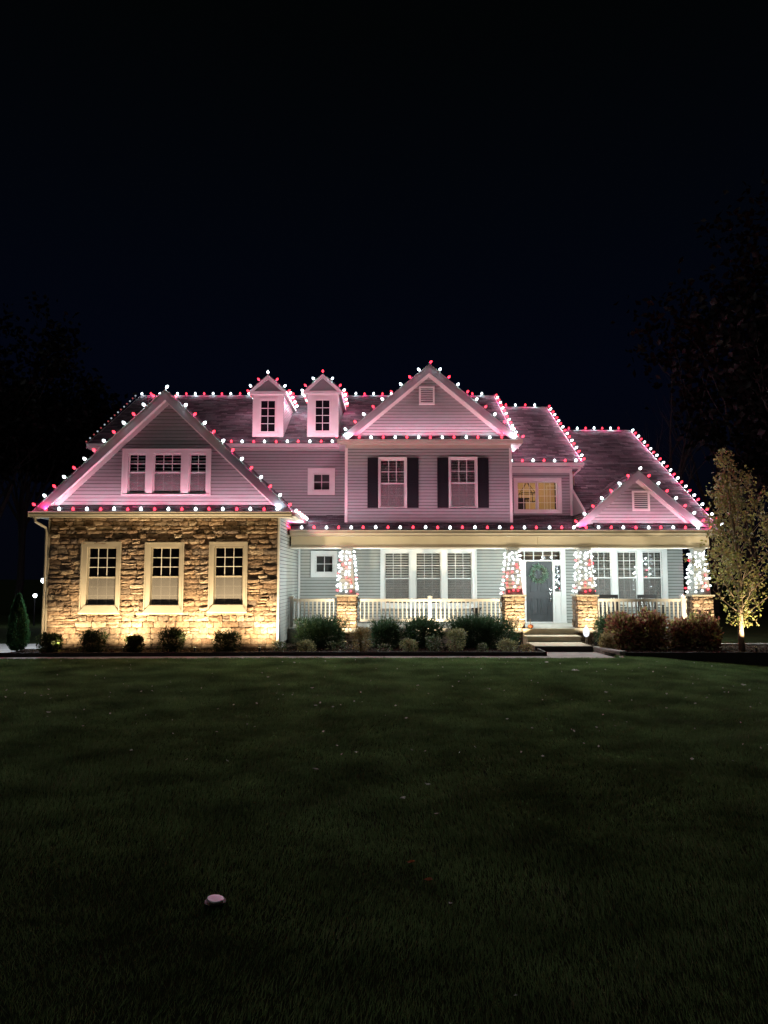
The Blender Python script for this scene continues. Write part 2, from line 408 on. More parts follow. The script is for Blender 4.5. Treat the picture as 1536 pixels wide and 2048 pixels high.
def shingle_roof(mbs, mbd, O, U, Vv, poly, pitch=.15, thick=.10):
    """asphalt tabs over a slab; poly in (u, v), v up the slope"""
    O, U, Vv = Vector(O), Vector(U).normalized(), Vector(Vv).normalized(); Nn = U.cross(Vv)
    if Nn.z < 0: Nn = -Nn
    pt = lambda u, v, d: O + U * u + Vv * v + Nn * d
    mbd.prism([pt(u, v, 0) for u, v in poly], [pt(u, v, -thick) for u, v in poly])
    v0 = min(p[1] for p in poly); v1 = max(p[1] for p in poly); v = v0
    while v < v1 - .01:
        vt = min(v + pitch, v1); band = clip(clip(poly, 0, -1, -v), 0, 1, vt)
        if band:
            a = min(p[0] for p in band); b = max(p[0] for p in band); u = a - R.uniform(0, .3)
            while u < b:
                w = R.choice([.22, .30, .34, .42]); q = clip(clip(band, -1, 0, -max(u, a - 1)), 1, 0, u + w)
                if q and area(q) > 1e-4:
                    t = .016 + R.uniform(0, .012)
                    mbs.tone = R.uniform(.001, .999)
                    A = [pt(p[0], p[1], .004 + t * (1 - (p[1] - v) / pitch)) for p in q]
                    n = len(q); B = [pt(p[0], p[1], .0) for p in q]
                    fs = [tuple(range(n))] + [(i, n + i, n + (i + 1) % n, (i + 1) % n) for i in range(n) if q[i][1] < v + 1e-4 and q[(i + 1) % n][1] < v + 1e-4 or True]
                    mbs.add(A + B, fs)
                u += w
        v = vt

def roof(name, planes, thick=.10):
    ms, md = MB(), MB()
    for pl in planes: shingle_roof(ms, md, *pl, thick=thick)
    r = build(name, md, M['roofdeck'], HOUSE)
    build('shingles', ms, M['shingle'], r, kind='stuff')
    return r

# ---- windows
def sash_grid(mb, x0, x1, z0, z1, y0, y1, nc, nr, w=.018):
    for c in range(1, nc):
        x = x0 + (x1 - x0) * c / nc; mb.box(x - w / 2, x + w / 2, y0, y1, z0, z1)
    for r in range(1, nr):
        z = z0 + (z1 - z0) * r / nr; mb.box(x0, x1, y0 + .002, y1 - .002, z - w / 2, z + w / 2)

def window(Y, outer, sashes, proud=.045, blind=None, trimm='trim', sill=None, fixed=False, room=False, label=None, screen=True, curtain=False, depth=.35):
    """outer = (px0, py0, px1, py1) of the casing; sash = (px0, px1, pyTop, pyMeeting or None, pyBottom, cols, rows_up, rows_low)"""
    X0, Zt = P(outer[0], outer[1], Y); X1, Zb = P(outer[2], outer[3], Y)
    X0 = P(outer[0], (outer[1] + outer[3]) / 2, Y)[0]; X1 = P(outer[2], (outer[1] + outer[3]) / 2, Y)[0]
    S = []
    for s in sashes:
        ym = (s[2] + s[4]) / 2
        S.append((P(s[0], ym, Y)[0], P(s[1], ym, Y)[0], ZY(s[2], Y), ZY(s[3], Y) if s[3] else None, ZY(s[4], Y), *s[5:]))
    sf = .038
    mb = MB(); yf, yb = Y - proud, Y + .05
    zt, zb = max(s[2] for s in S) + sf, min(s[4] for s in S) - sf
    # casing: two stiles, head and foot between them, mullions between sashes
    l, r = S[0][0] - sf, S[-1][1] + sf
    mb.box(X0, l, yf, yb, Zb, Zt); mb.box(r, X1, yf, yb, Zb, Zt)
    mb.box(l, r, yf, yb, zt, Zt); mb.box(l, r, yf + .003, yb, Zb, zb)
    for a, b in zip(S[:-1], S[1:]): mb.box(a[1] + sf, b[0] - sf, yf + .006, yb, zb, zt)
    # raised outer back-band
    bw = min(.03, (l - X0) * .4)
    mb.box(X0 - .004, X0 + bw, yf - .022, yf + .001, Zb - .004, Zt + .004); mb.box(X1 - bw, X1 + .004, yf - .022, yf + .001, Zb - .004, Zt + .004)
    mb.box(X0 + bw, X1 - bw, yf - .021, yf + .001, Zt - bw, Zt + .003); mb.box(X0 + bw, X1 - bw, yf - .021, yf + .001, Zb - .003, Zb + bw)
    w = build('window', mb, M[trimm], HOUSE)
    if label: w['label'] = label
    ms, mg, mbl, msc = MB(), MB(), MB(), MB()
    ys = Y + .012
    for (a, b, t, m_, bo, nc, nu, nl) in S:
        # sash frame
        ms.box(a - sf + .001, a, ys, ys + .035, bo - sf + .001, t + sf - .001); ms.box(b, b + sf - .001, ys, ys + .035, bo - sf + .001, t + sf - .001)
        ms.box(a, b, ys + .001, ys + .034, t, t + sf - .001); ms.box(a, b, ys + .001, ys + .034, bo - sf + .001, bo)
        cells = [(t, m_ + .02 if m_ else bo, nu)] + ([(m_ - .02, bo, nl)] if m_ else [])
        if m_: ms.box(a, b, ys - .004, ys + .034, m_ - .02, m_ + .02)
        for ci, (z1, z0, nr) in enumerate(cells):
            sash_grid(mg, a, b, z0, z1, ys + .010 + ci * .016, ys + .022 + ci * .016, nc, nr)
            for c in range(nc):
                for rr in range(nr):
                    pb = MB(); cx0 = a + (b - a) * c / nc + .002; cx1 = a + (b - a) * (c + 1) / nc - .002
                    cz0 = z0 + (z1 - z0) * rr / nr + .002; cz1 = z0 + (z1 - z0) * (rr + 1) / nr - .002
                    pb.box(cx0, cx1, ys + .024 + ci * .016, ys + .029 + ci * .016, cz0, cz1)
                    build('pane', pb, M['glass'], w)
        if m_ and screen: msc.box(a, b, ys + .004, ys + .006, bo, m_ - .02)
        if blind:
            p_, th_, wd, top = blind; z = bo + .03
            while z < t:
                # tilted slat
                mbl.prism([(a + .01, ys + .055, z), (b - .01, ys + .055, z), (b - .01, ys + .055 + wd, z + th_), (a + .01, ys + .055 + wd, z + th_)],
                          [(a + .01, ys + .055, z - .004), (b - .01, ys + .055, z - .004), (b - .01, ys + .055 + wd, z + th_ - .004), (a + .01, ys + .055 + wd, z + th_ - .004)])
                z += p_
    build('sash', ms, M['whitepaint'] if trimm == 'whitepaint' else M[trimm], w)
    build('muntins', mg, M['whitepaint'] if trimm == 'whitepaint' else M['trim'], w)
    if msc.v: build('insect_screen', msc, M['screen'], w)
    if mbl.v: build('blind', mbl, M['blind'], w)
    if not room:
        mi = MB(); a, b = S[0][0] - sf, S[-1][1] + sf; y0, y1 = Y + .052, Y + .052 + depth
        mi.add([(a, y0, zb), (b, y0, zb), (b, y1, zb), (a, y1, zb), (a, y0, zt), (b, y0, zt), (b, y1, zt), (a, y1, zt)],
               [(0, 1, 2, 3), (4, 7, 6, 5), (1, 5, 6, 2), (3, 2, 6, 7), (0, 3, 7, 4)])
        build('window_recess', mi, M['curtain'] if curtain else M['dark'], w)
    if sill:
        d = sill; zs = Zb
        mbx = MB()
        a, b = S[0][0] - sf - .0, S[-1][1] + sf
        z_in = zb + .02
        mbx.prism([(a, yf - .03, z_in), (b, yf - .03, z_in), (X1 + .02, yf - d, zs - .02), (X0 - .02, yf - d, zs - .02)],
                  [(a, yf, z_in - .12), (b, yf, z_in - .12), (X1 + .02, yf, zs - .06), (X0 - .02, yf, zs - .06)])
        build('sill', mbx, M[trimm], w)
    return (l + .0, r - .0, zb, zt)

# ================= key dimensions
YG = 20.4; YP = 24.8; YC = 23.4; YB = 22.40
GX0, GX1 = P(95.5, 1155, YG)[0], P(558, 1155, YG)[0]
GC = (GX0 + GX1) / 2
GYF = 19.98

# ---- gable block
def gable_block(cx, hr, Yf, Yw, z_e, z_a, Yb, hw, wall_poly_bottom, holes, pent_h, gut_top, gut_bot, fascia=.20, frieze=.11, xl=None, xr=None, roofname='roof', gmat='cream', overhang_plank=0):
    """front-facing gable. z_e / z_a: roof-top height at the eave tip / apex."""
    sl = (z_a - z_e) / hr; L = math.hypot(hr, z_a - z_e)
    dn = Vector((sl, 0, 1)).normalized()
    planes = []
    for s in (-1, 1):
        O = (cx + s * hr, Yf, z_e); Vv = Vector((-s * hr, 0, z_a - z_e)).normalized()
        planes.append((O, (0, 1, 0), Vv, [(0, 0), (Yb - Yf, 0), (Yb - Yf, L), (0, L)]))
    roof(roofname, planes)
    # rake fascia
    vf = fascia * math.sqrt(1 + sl * sl)
    vo = .0
    for s in (-1, 1):
        mb = MB(); tip = (cx + s * hr, z_e + .012); ap = (cx, z_a + .012)
        A = [(tip[0], Yf - .025, tip[1]), (ap[0], Yf - .025, ap[1]), (ap[0], Yf - .025, ap[1] - vf), (cx + s * (hr - vf / sl), Yf - .025, tip[1])]
        B = [(x, Yf - .002, z) for x, y, z in A]
        mb.prism(A, B)
        # drip edge strip
        A = [(tip[0] + s * .012, Yf - .035, tip[1] + .014), (ap[0], Yf - .035, ap[1] + .026), (ap[0], Yf - .035, ap[1] + .002), (tip[0] + s * .012, Yf - .035, tip[1] - .01)]
        mb.prism(A, [(x, Yf - .026, z) for x, y, z in A])
        build('rake_board', mb, M['fascia'], HOUSE)
        # soffit under the rake overhang
        mb = MB(); o_ = .115 * math.sqrt(1 + sl * sl)
        A = [(tip[0], Yf, tip[1] - o_), (ap[0], Yf, ap[1] - o_), (ap[0], Yw + .02, ap[1] - o_), (tip[0], Yw + .02, tip[1] - o_)]
        mb.prism(A, [(x, y, z - .012) for x, y, z in A]); build('rake_soffit', mb, M['trim'], HOUSE)
        # frieze board on the wall
        mb = MB(); t0 = o_ + .01; fz = frieze * math.sqrt(1 + sl * sl)
        zbot = pent_h
        def zline(x, d): return z_a - sl * abs(x - cx) - d
        xa = cx + s * (hr - (t0) / sl - (zbot - z_e) / sl); xb = cx + s * (hr - (t0 + fz) / sl - (zbot - z_e) / sl)
        A = [(xa, Yw - .03, zbot), (cx, Yw - .03, z_a - t0), (cx, Yw - .03, z_a - t0 - fz), (xb, Yw - .03, zbot)]
        mb.prism(A, [(x, Yw, z) for x, y, z in A]); build('frieze_board', mb, M['trim'], HOUSE)
    # gable wall
    o_ = .115 * math.sqrt(1 + sl * sl)
    zt = z_a - o_
    tri = [(-(zt - pent_h) / sl, pent_h), ((zt - pent_h) / sl, pent_h), (0, zt)]
    plank_wall((cx, Yw, 0), (1, 0, 0), (0, -1, 0), tri, [(h[0] - cx, h[1] - cx, h[2], h[3]) for h in holes])
    return sl

def pent(x0, x1, Yf, Yw, z0, z1, name='pent_roof'):
    L = math.hypot(Yw - Yf, z1 - z0)
    roof(name, [((x0, Yf, z0), (1, 0, 0), Vector((0, Yw - Yf, z1 - z0)), [(0, 0), (x1 - x0, 0), (x1 - x0 - .15, L), (.15, L)])], thick=.05)

def gutter(x0, x1, Yf, zt, zb, m='cream', name='gutter', ends=True):
    h = zt - zb; mb = MB()
    prof = [(0, 0), (-.01, -.018), (.012, -.03), (.015, -h * .55), (.045, -h * .78), (.05, -h), (.12, -h), (.12, 0), (.105, 0), (.105, -h + .02), (.06, -h + .02), (.03, -h * .5), (.02, 0)]
    A = [(x0, Yf + p[0], zt + p[1]) for p in prof]; B = [(x1, Yf + p[0], zt + p[1]) for p in prof]
    n = len(prof)
    mb.add(A + B, [(i, (i + 1) % n, n + (i + 1) % n, n + i) for i in range(n)])
    for x in (x0, x1):
        mb.box(x - .004, x + .004, Yf - .005, Yf + .12, zb - .002, zt + .002)
    return build(name, mb, M[m], HOUSE)

def slab(name, x0, x1, y0, y1, z0, z1, m, parent=None, label=None):
    mb = MB(); mb.box(x0, x1, y0, y1, z0, z1); o = build(name, mb, M[m], parent or HOUSE)
    if label: o['label'] = label
    return o

# ================= GARAGE WING
gz_e = ZY(1024, GYF); gz_a = P(333, 781, 20.05)[1]; G_HR = 3.52; GXC = GC + .03
g_zb = ZY(1034, GYF)
ghole = window(YG, (245, 898, 422, 991), [(259, 290, 910, 945, 985, 2, 2, 2), (309, 361, 910, 945, 985, 3, 2, 2), (381, 411, 910, 945, 985, 2, 2, 2)], blind=(.095, .03, .05, 1), label='triple window with dark blinds in the garage gable')
gpent = gz_e + .22
gsl = gable_block(GXC, G_HR, GYF + .06, YG, gz_e, gz_a, 26.4, 3.2, 0, [ghole], gpent, 0, 0)
pent(GXC - G_HR + .03, GXC + G_HR - .03, GYF + .03, YG + .02, gz_e + .0, gpent + .02)
gutter(GXC - G_HR - .06, GXC + G_HR + .02, GYF - .08, gz_e + .01, g_zb)
slab('soffit', GXC - G_HR, GXC + G_HR, GYF + .041, YG - .002, g_zb + .01, g_zb + .035, 'cream')
# eaves at both sides
for s in (-1, 1):
    x = GXC + s * G_HR; mb = MB(); mb.box(min(x, x + s * .10), max(x, x + s * .10), GYF + .045, 23.45 if s > 0 else 26, g_zb + .02, gz_e + .005); build('gutter', mb, M['trim'], HOUSE)
    xi = GX1 if s > 0 else GX0
    slab('soffit', min(x, xi + s * .03), max(x, xi + s * .03), YG, 24.7, g_zb + .012, g_zb + .03, 'trim')
# stone wall with three deep windows
gz_top = g_zb + .02
holes = []
for (o, g) in (((162.5, 1084, 242, 1224), (177, 230.5, 1097, 1155, 1209)), ((290, 1085, 368, 1224), (304, 357, 1097, 1154, 1209)), ((418.5, 1084, 495, 1222), (431, 484.5, 1096, 1153, 1208))):
    window(YG, o, [(g[0], g[1], g[2], g[3], g[4], 3, 3, 3)], proud=.06, trimm='cream', sill=.07)
    xm = (o[1] + o[3]) / 2
    X0 = P(o[0], xm, YG)[0]; X1 = P(o[2], xm, YG)[0]; holes.append((X0, X1, ZY(o[3], YG), ZY(o[1], YG)))
    w_in = (P(g[0], xm, YG)[0] - .036, P(g[1], xm, YG)[0] + .036, ZY(g[4], YG) - .036, ZY(g[2], YG) + .036)
    holes[-1] = (holes[-1], w_in)
mb = MB()
us = sorted({GX0, GX1} | {h[1][0] for h in holes} | {h[1][1] for h in holes}); zs = sorted({-.1, gz_top} | {holes[0][1][2], holes[0][1][3]})
for i in range(len(us) - 1):
    for j in range(3):
        cu, cz = (us[i] + us[i + 1]) / 2, (zs[j] + zs[j + 1]) / 2
        if any(h[1][0] < cu < h[1][1] and h[1][2] < cz < h[1][3] for h in holes): continue
        mb.box(us[i], us[i + 1], YG, YG + .18, zs[j], zs[j + 1])
SW = build('stone_wall', mb, M['mortar'], HOUSE)

# stones
STV = []
def stone_variant():
    nxv, nzv = 5, 4; v = []; f = []
    for j in range(nzv):
        for i in range(nxv):
            x = -.5 + i / (nxv - 1); z = -.5 + j / (nzv - 1)
            edge = (i in (0, nxv - 1)) + (j in (0, nzv - 1))
            y = -1 + R.uniform(0, .28) if edge == 0 else -.62 - R.uniform(-.16, .12)
            if i in (0, nxv - 1): z += R.uniform(-.07, .07) * (j not in (0, nzv - 1))
            if j in (0, nzv - 1): z += R.uniform(-.09, .09) * (1 if 0 < i < nxv - 1 else .5); x += R.uniform(-.04, .04) * (0 < i < nxv - 1)
            if edge == 2: x *= .93; z *= .88
            v.append((x, y, z))
    for j in range(nzv - 1):
        for i in range(nxv - 1): a = j * nxv + i; f.append((a, a + 1, a + nxv + 1, a + nxv))
    ring = [i for i in range(nxv)] + [nxv * j + nxv - 1 for j in range(1, nzv)] + [nxv * (nzv - 1) + i for i in range(nxv - 2, -1, -1)] + [nxv * j for j in range(nzv - 2, 0, -1)]
    o = len(v)
    for r_ in ring: v.append((v[r_][0], 0.05, v[r_][2]))
    n = len(ring)
    for k in range(n): f.append((ring[k], o + k, o + (k + 1) % n, ring[(k + 1) % n]))
    m = MB(); m.add(v, f); return m
STV = [stone_variant() for _ in range(18)]
STM = [m.mesh('stone', M['stone']) for m in STV]

def add_stone(O, U, Nn, u0, u1, z0, z1, parent, deep=1.0):
    w, h = u1 - u0 - .012, z1 - z0 - .009
    if w < .03 or h < .03: return
    d = R.choice([.032, .045, .06, .078, .098]) * deep
    O, U, Nn = Vector(O), Vector(U), Vector(Nn)
    c = O + U * ((u0 + u1) / 2) + Vector((0, 0, (z0 + z1) / 2))
    sx = R.choice([1, -1]); 
    tilt = R.uniform(-.025, .025)
    Mx = Matrix.Identity(4)
    ex = U * w; ey = -Nn * d; ez = Vector((0, 0, 1)) * h
    ca, sa = math.cos(tilt), math.sin(tilt)
    ex2 = (U * ca + Vector((0, 0, 1)) * sa) * w; ez2 = (Vector((0, 0, 1)) * ca - U * sa) * h
    for r_ in range(3): Mx[r_][0] = ex2[r_]; Mx[r_][1] = ey[r_]; Mx[r_][2] = ez2[r_]; Mx[r_][3] = c[r_]
    PIECES['stone'].append((w * h, Mx, R.randrange(len(STM)), parent))

def stone_field(O, U, Nn, u0, u1, z0, z1, holes, parent, wmin=.16, wmax=.46, rows=(.11, .13, .15, .17), deep=1.0):
    z = z0
    while z < z1 - .03:
        h = R.choice(rows); 
        if z1 - (z + h) < .07: h = z1 - z
        segs = [(u0, u1)]
        for H in holes:
            if H[2] < z + h / 2 < H[3]:
                ns = []
                for a, b in segs:
                    if H[1] <= a or H[0] >= b: ns.append((a, b)); continue
                    if H[0] > a: ns.append((a, H[0]))
                    if H[1] < b: ns.append((H[1], b))
                segs = ns
        for a, b in segs:
            u = a
            while u < b - .02:
                w = R.uniform(wmin, wmax)
                if b - (u + w) < wmin * .75: w = b - u
                if w > .55: w = w / 2
                if h > .14 and R.random() < .22:
                    k = R.uniform(.4, .6); add_stone(O, U, Nn, u, u + w, z, z + h * k, parent, deep); add_stone(O, U, Nn, u, u + w, z + h * k, z + h, parent, deep)
                else: add_stone(O, U, Nn, u, u + w, z, z + h, parent, deep)
                u += w
        z += h
sh = [(h[0][0] + .0, h[0][1] - .0, h[0][2] - .01, h[0][3]) for h in holes]
stone_field((0, YG, 0), (1, 0, 0), (0, -1, 0), GX0 + .03, GX1 - .05, .04, gz_top - .01, sh, SW)
# corner posts
slab('corner_post', GX1 - .045, GX1 + .012, YG - .045, YG + .06, .1, gz_top, 'trim')
slab('corner_post', GX0 - .012, GX0 + .028, YG - .045, YG + .06, .1, gz_top, 'cream')
# garage side walls
plank_wall((GX1, YG + .06, 0), (0, 1, 0), (1, 0, 0), [(0, .17), (YP - YG - .06, .17), (YP - YG - .06, gz_top), (0, gz_top)])
plank_wall((GX0, YG + .06, 0), (0, 1, 0), (-1, 0, 0), [(0, .17), (10, .17), (10, gz_top), (0, gz_top)])
slab('foundation', GX0 + .02, GX1 - .02, YG + .19, 30, -.1, .165, 'concrete')
slab('foundation', GX1 - .3, GX1 - .021, YG + .01, YG + .185, -.1, .03, 'concrete')
# downspout at the left corner of the garage
mb = MB(); xd = GX0 - .06
mb.tube([(GXC - G_HR + .08, GYF + .02, g_zb), (GXC - G_HR + .09, GYF + .03, g_zb - .12), (xd - .02, YG - .06, g_zb - .27), (xd, YG - .05, g_zb - .40), (xd, YG - .05, .12)], .036, 8)
build('downspout', mb, M['cream'], HOUSE)

# ================= MAIN BLOCK
m_ez = ZY(888, 24.4); MX0 = P(174, 893, 24.4)[0]; MX1 = P(1036, 889, 24.4)[0]
Yr = PX(985, 793, MX1)[0]; Yr = 29.6; m_rz = ZY(792.5, Yr)
def two_slope(name, x0, x1, ye, ze, yr, zr, back=True, poly=None):
    L = math.hypot(yr - ye, zr - ze)
    pl = [((x0, ye, ze), (1, 0, 0), (0, yr - ye, zr - ze), poly or [(0, 0), (x1 - x0, 0), (x1 - x0, L), (0, L)])]
    r = roof(name, pl)
    mbk = MB(); mbk.prism([(x0, yr, zr), (x1, yr, zr), (x1, 2 * yr - ye, ze), (x0, 2 * yr - ye, ze)], [(x0, yr, zr - .1), (x1, yr, zr - .1), (x1, 2 * yr - ye, ze - .1), (x0, 2 * yr - ye, ze - .1)])
    build('roof_back_slope', mbk, M['roofdeck'], HOUSE)
    return L
two_slope('main_roof', MX0, MX1, 24.4, m_ez, Yr, m_rz)
# ridge cap
def ridge_cap(x0, x1, y, z):
    mb = MB(); x = x0
    while x < x1:
        mb.tone = R.uniform(.01, .99); e = min(x + .3, x1)
        mb.prism([(x, y - .13, z - .05), (x, y, z + .035), (x, y + .13, z - .05)], [(e, y - .13, z - .06), (e, y, z + .025), (e, y + .13, z - .06)]); x = e
    build('ridge_cap', mb, M['shingle'], HOUSE)
ridge_cap(MX0, MX1, Yr, m_rz)
# walls of the main block (left recessed part)
rec_x0 = GX0; rec_x1 = P(694, 960, YC)[0]
sq_up = window(YP, (616, 937, 670, 990), [(628, 658.5, 949, None, 979, 2, 2, 0)], curtain=True)
e_zb = ZY(902, YP)
plank_wall((0, YP, 0), (1, 0, 0), (0, -1, 0), [(rec_x0, ZY(1045, YP)), (-.4, ZY(1045, YP)), (-.4, e_zb), (rec_x0, e_zb)], [sq_up])
gutter(MX0 + .02, -.9, 24.4 - .10, m_ez + .0, m_ez - .12, 'trim')
slab('frieze_board', rec_x0, -.9, YP - .03, YP - .001, e_zb - .0, m_ez - .14, 'trim')
slab('soffit', MX0 + .03, -.9, 24.42, YP + .05, m_ez - .16, m_ez - .135, 'trim')
# left gable end of the main block and cornice return
mb = MB(); mb.prism([(MX0 + .3, YP, .1), (MX0 + .3, YP, m_ez), (MX0 + .3, Yr, m_rz - .15), (MX0 + .3, 2 * Yr - YP, m_ez), (MX0 + .3, 2 * Yr - YP, .1)], [(MX0 + .4, YP, .1), (MX0 + .4, YP, m_ez), (MX0 + .4, Yr, m_rz - .15), (MX0 + .4, 2 * Yr - YP, m_ez), (MX0 + .4, 2 * Yr - YP, .1)])
build('end_wall', mb, M['siding'], HOUSE)
mb = MB(); mb.prism([(MX0, 24.35, m_ez - .005), (MX0, 24.35, m_ez - .12), (MX0 + .28, 24.35, m_ez - .30), (MX0 + .5, 24.35, m_ez - .30), (MX0 + .5, 24.35, m_ez - .005)], [(MX0, 24.78, m_ez - .005), (MX0, 24.78, m_ez - .12), (MX0 + .28, 24.78, m_ez - .30), (MX0 + .5, 24.78, m_ez - .30), (MX0 + .5, 24.78, m_ez - .005)])
build('cornice_return', mb, M['trim'], HOUSE)
def side_rake(x, ye, ze, yr, zr, d=.17):
    mb = MB(); A = [(x, ye, ze + .01), (x, yr, zr + .01), (x, yr, zr - d), (x, ye, ze - d)]
    mb.prism(A, [(a[0] + .02, a[1], a[2]) for a in A]); build('rake_board', mb, M['trim'], HOUSE)
side_rake(MX0 - .02, 24.4, m_ez, Yr, m_rz); side_rake(MX1, 24.4, m_ez, Yr, m_rz)
slab('rear_wall', GX0, 9.3, 2 * Yr - YP - .2, 2 * Yr - YP, .1, 6.2, 'siding')

# ================= DORMERS
def dormer(face, eave_y, apex, glass, wframe, Yd=25.0):
    x0, zb = P(face[0], face[3], Yd); x1, zt = P(face[2], face[1], Yd)
    ze = ZY(eave_y, Yd - .12); cx, za = P(apex[0], apex[1], Yd - .12); cx = (x0 + x1) / 2
    slope = (m_rz - m_ez) / (Yr - 24.4)
    yb = lambda z: 24.4 + (z - m_ez) / slope
    mb = MB()  # face boards round the window
    gx0, gx1 = P(glass[0], 830, Yd)[0] - .045, P(glass[2], 830, Yd)[0] + .045; gz0, gz1 = ZY(glass[3], Yd) - .045, ZY(glass[1], Yd) + .045
    mb.box(x0, gx0, Yd, Yd + .06, zb, zt); mb.box(gx1, x1, Yd, Yd + .06, zb, zt); mb.box(gx0, gx1, Yd, Yd + .06, gz1, zt); mb.box(gx0, gx1, Yd, Yd + .06, zb, gz0)
    D = build('dormer', mb, M['trim'], HOUSE)
    # window
    mc = MB(); w = .04
    a, b, c, d = gx0 + .002, gx1 - .002, gz0 + .002, gz1 - .002
    mc.box(a, a + .03, Yd - .01, Yd + .05, c, d); mc.box(b - .03, b, Yd - .01, Yd + .05, c, d); mc.box(a + .03, b - .03, Yd - .01, Yd + .05, d - .03, d); mc.box(a + .03, b - .03, Yd - .01, Yd + .05, c, c + .03)
    a2, b2, c2, d2 = a - .07, b + .07, c - .07, d + .06
    mc.box(a2, a, Yd - .03, Yd - .001, c2, d2); mc.box(b, b2, Yd - .03, Yd - .001, c2, d2); mc.box(a, b, Yd - .029, Yd - .001, d, d2); mc.box(a, b, Yd - .029, Yd - .001, c2, c)
    mc.box(a2 - .02, b2 + .02, Yd - .06, Yd - .031, c2 - .0, c2 + .035)
    build('window_frame', mc, M['trim'], D)
    mg = MB(); sash_grid(mg, a + .03, b - .03, c + .03, d - .03, Yd + .0, Yd + .012, 2, 4, .02); build('muntins', mg, M['trim'], D)
    for i in range(2):
        for j in range(4):
            pb = MB(); X0 = a + .03 + (b - a - .06) * i / 2 + .002; X1 = a + .03 + (b - a - .06) * (i + 1) / 2 - .002
            Z0 = c + .03 + (d - c - .06) * j / 4 + .002; Z1 = c + .03 + (d - c - .06) * (j + 1) / 4 - .002
            pb.box(X0, X1, Yd + .016, Yd + .021, Z0, Z1); build('pane', pb, M['glass'], D)
    mi = MB(); mi.box(gx0, gx1, Yd + .062, Yd + .3, gz0, gz1); build('window_recess', mi, M['dark'], D)
    # side walls: siding clipped by the roof line
    for s, x in ((1, x1), (-1, x0)):
        zz = zb
        ms = MB()
        while zz < zt - .01:
            z1_ = min(zz + .10, zt); y1 = yb(z1_) + .1
            ms.prism([(x + s * .02, Yd + .001, zz), (x + s * .02, y1, zz), (x + s * .006, y1, z1_), (x + s * .006, Yd + .001, z1_)], [(x, Yd + .001, zz), (x, y1, zz), (x, y1, z1_), (x, Yd + .001, z1_)])
            zz = z1_
        build('side_siding', ms, M['siding'], D, kind='stuff')
        slabm = MB(); slabm.box(min(x, x - s * .04), max(x, x - s * .04), Yd + .061, yb(zt), zb + .0, zt); 
        A = [(x - s * .002, Yd + .061, zb), (x - s * .002, yb(zb) + .1, zb), (x - s * .002, yb(zt) + .1, zt), (x - s * .002, Yd + .061, zt)]
        sm = MB(); sm.prism(A, [(q[0] - s * .04, q[1], q[2]) for q in A]); build('side_wall', sm, M['siding'], D)
    # roof: two small slopes with overhang
    hr = (x1 - x0) / 2 + .09; ms, md = MB(), MB(); L = math.hypot(hr, za - ze)
    for s in (-1, 1):
        shingle_roof(ms, md, (cx + s * hr, Yd - .13, ze), (0, 1, 0), (-s * hr, 0, za - ze), [(0, 0), (yb(ze) + .1 - Yd + .13, 0), (yb(za) + .1 - Yd + .13, L), (0, L)], thick=.04)
    build('dormer_roof', md, M['roofdeck'], D); build('shingles', ms, M['shingle'], D, kind='stuff')
    mt = MB(); vf = .14
    for s in (-1, 1):
        A = [(cx + s * (hr + .01), Yd - .16, ze - .01), (cx, Yd - .16, za + .012), (cx, Yd - .16, za - vf), (cx + s * (hr - .14), Yd - .16, ze - .01)]
        mt.prism(A, [(x, Yd - .131, z) for x, y, z in A])
        # side eave fascia
        xx = cx + s * hr; mt.box(min(xx, xx + s * .03), max(xx, xx + s * .03), Yd - .13, yb(ze) + .1, ze - .09, ze - .002)
        mt.box(min(x0 if s < 0 else x1, xx), max(x0 if s < 0 else x1, xx), Yd + .0, yb(ze), ze - .088, ze - .065)
    mt.box(cx - hr - .01, cx + hr + .01, Yd - .155, Yd - .001, ze - .11, ze - .012)
    build('cornice', mt, M['trim'], D)
    mp = MB(); A = [(cx - hr + .12, Yd - .06, ze - .01), (cx + hr - .12, Yd - .06, ze - .01), (cx, Yd - .06, za - .12)]
    mp.prism(A, [(x, Yd - .04, z) for x, y, z in A]); build('pediment', mp, M['siding'], D)
    # top panel between cornice and face
    mf = MB(); mf.box(x0, x1, Yd, Yd + .05, zt, ze - .05); build('frieze_board', mf, M['trim'], D)
    return cx, hr, ze, za, Yd - .13, yb(ze), yb(za)
D1 = dormer((505, 790, 567, 876.5), 782, (535, 751), (522.5, 802, 549, 862), None)
D2 = dormer((614.5, 789, 677, 875.5), 781, (644.5, 749), (632, 801, 658, 860.5), None)

# ================= CENTRE GABLE BLOCK
c_e = ZY(880, 23.02); c_a = P(852, 731, 23.1)[1]; CX = P(858, 880, 23.0)[0] - .06; CHR = (P(1043, 880, 23.0)[0] - P(676, 880, 23.0)[0]) / 2
CX = (P(1043, 880, 23.0)[0] + P(676, 880, 23.0)[0]) / 2
c_pent = c_e + .20
cvz0, cvz1 = ZY(810, YC), ZY(774, YC); cvx0, cvx1 = P(838, 790, YC)[0], P(869, 790, YC)[0]
gable_block(CX, CHR, 23.06, YC, c_e, c_a, 28.3, 2.7, 0, [], c_pent, 0, 0)
pent(CX - CHR + .03, CX + CHR - .03, 23.04, YC + .02, c_e, c_pent + .02)
c_zb = ZY(886, 22.95)
gutter(CX - CHR - .03, CX + CHR + .03, 22.94, c_e + .01, c_zb, 'cream')
CWX0, CWX1 = P(692.5, 960, YC)[0], P(1021.5, 960, YC)[0]
slab('soffit', CX - CHR, CX + CHR, 23.061, YC - .04, c_zb + .008, c_zb + .028, 'cream')
slab('frieze_board', CWX0 - .02, CWX1 + .02, YC - .04, YC - .001, ZY(896, YC), c_zb + .10, 'cream')
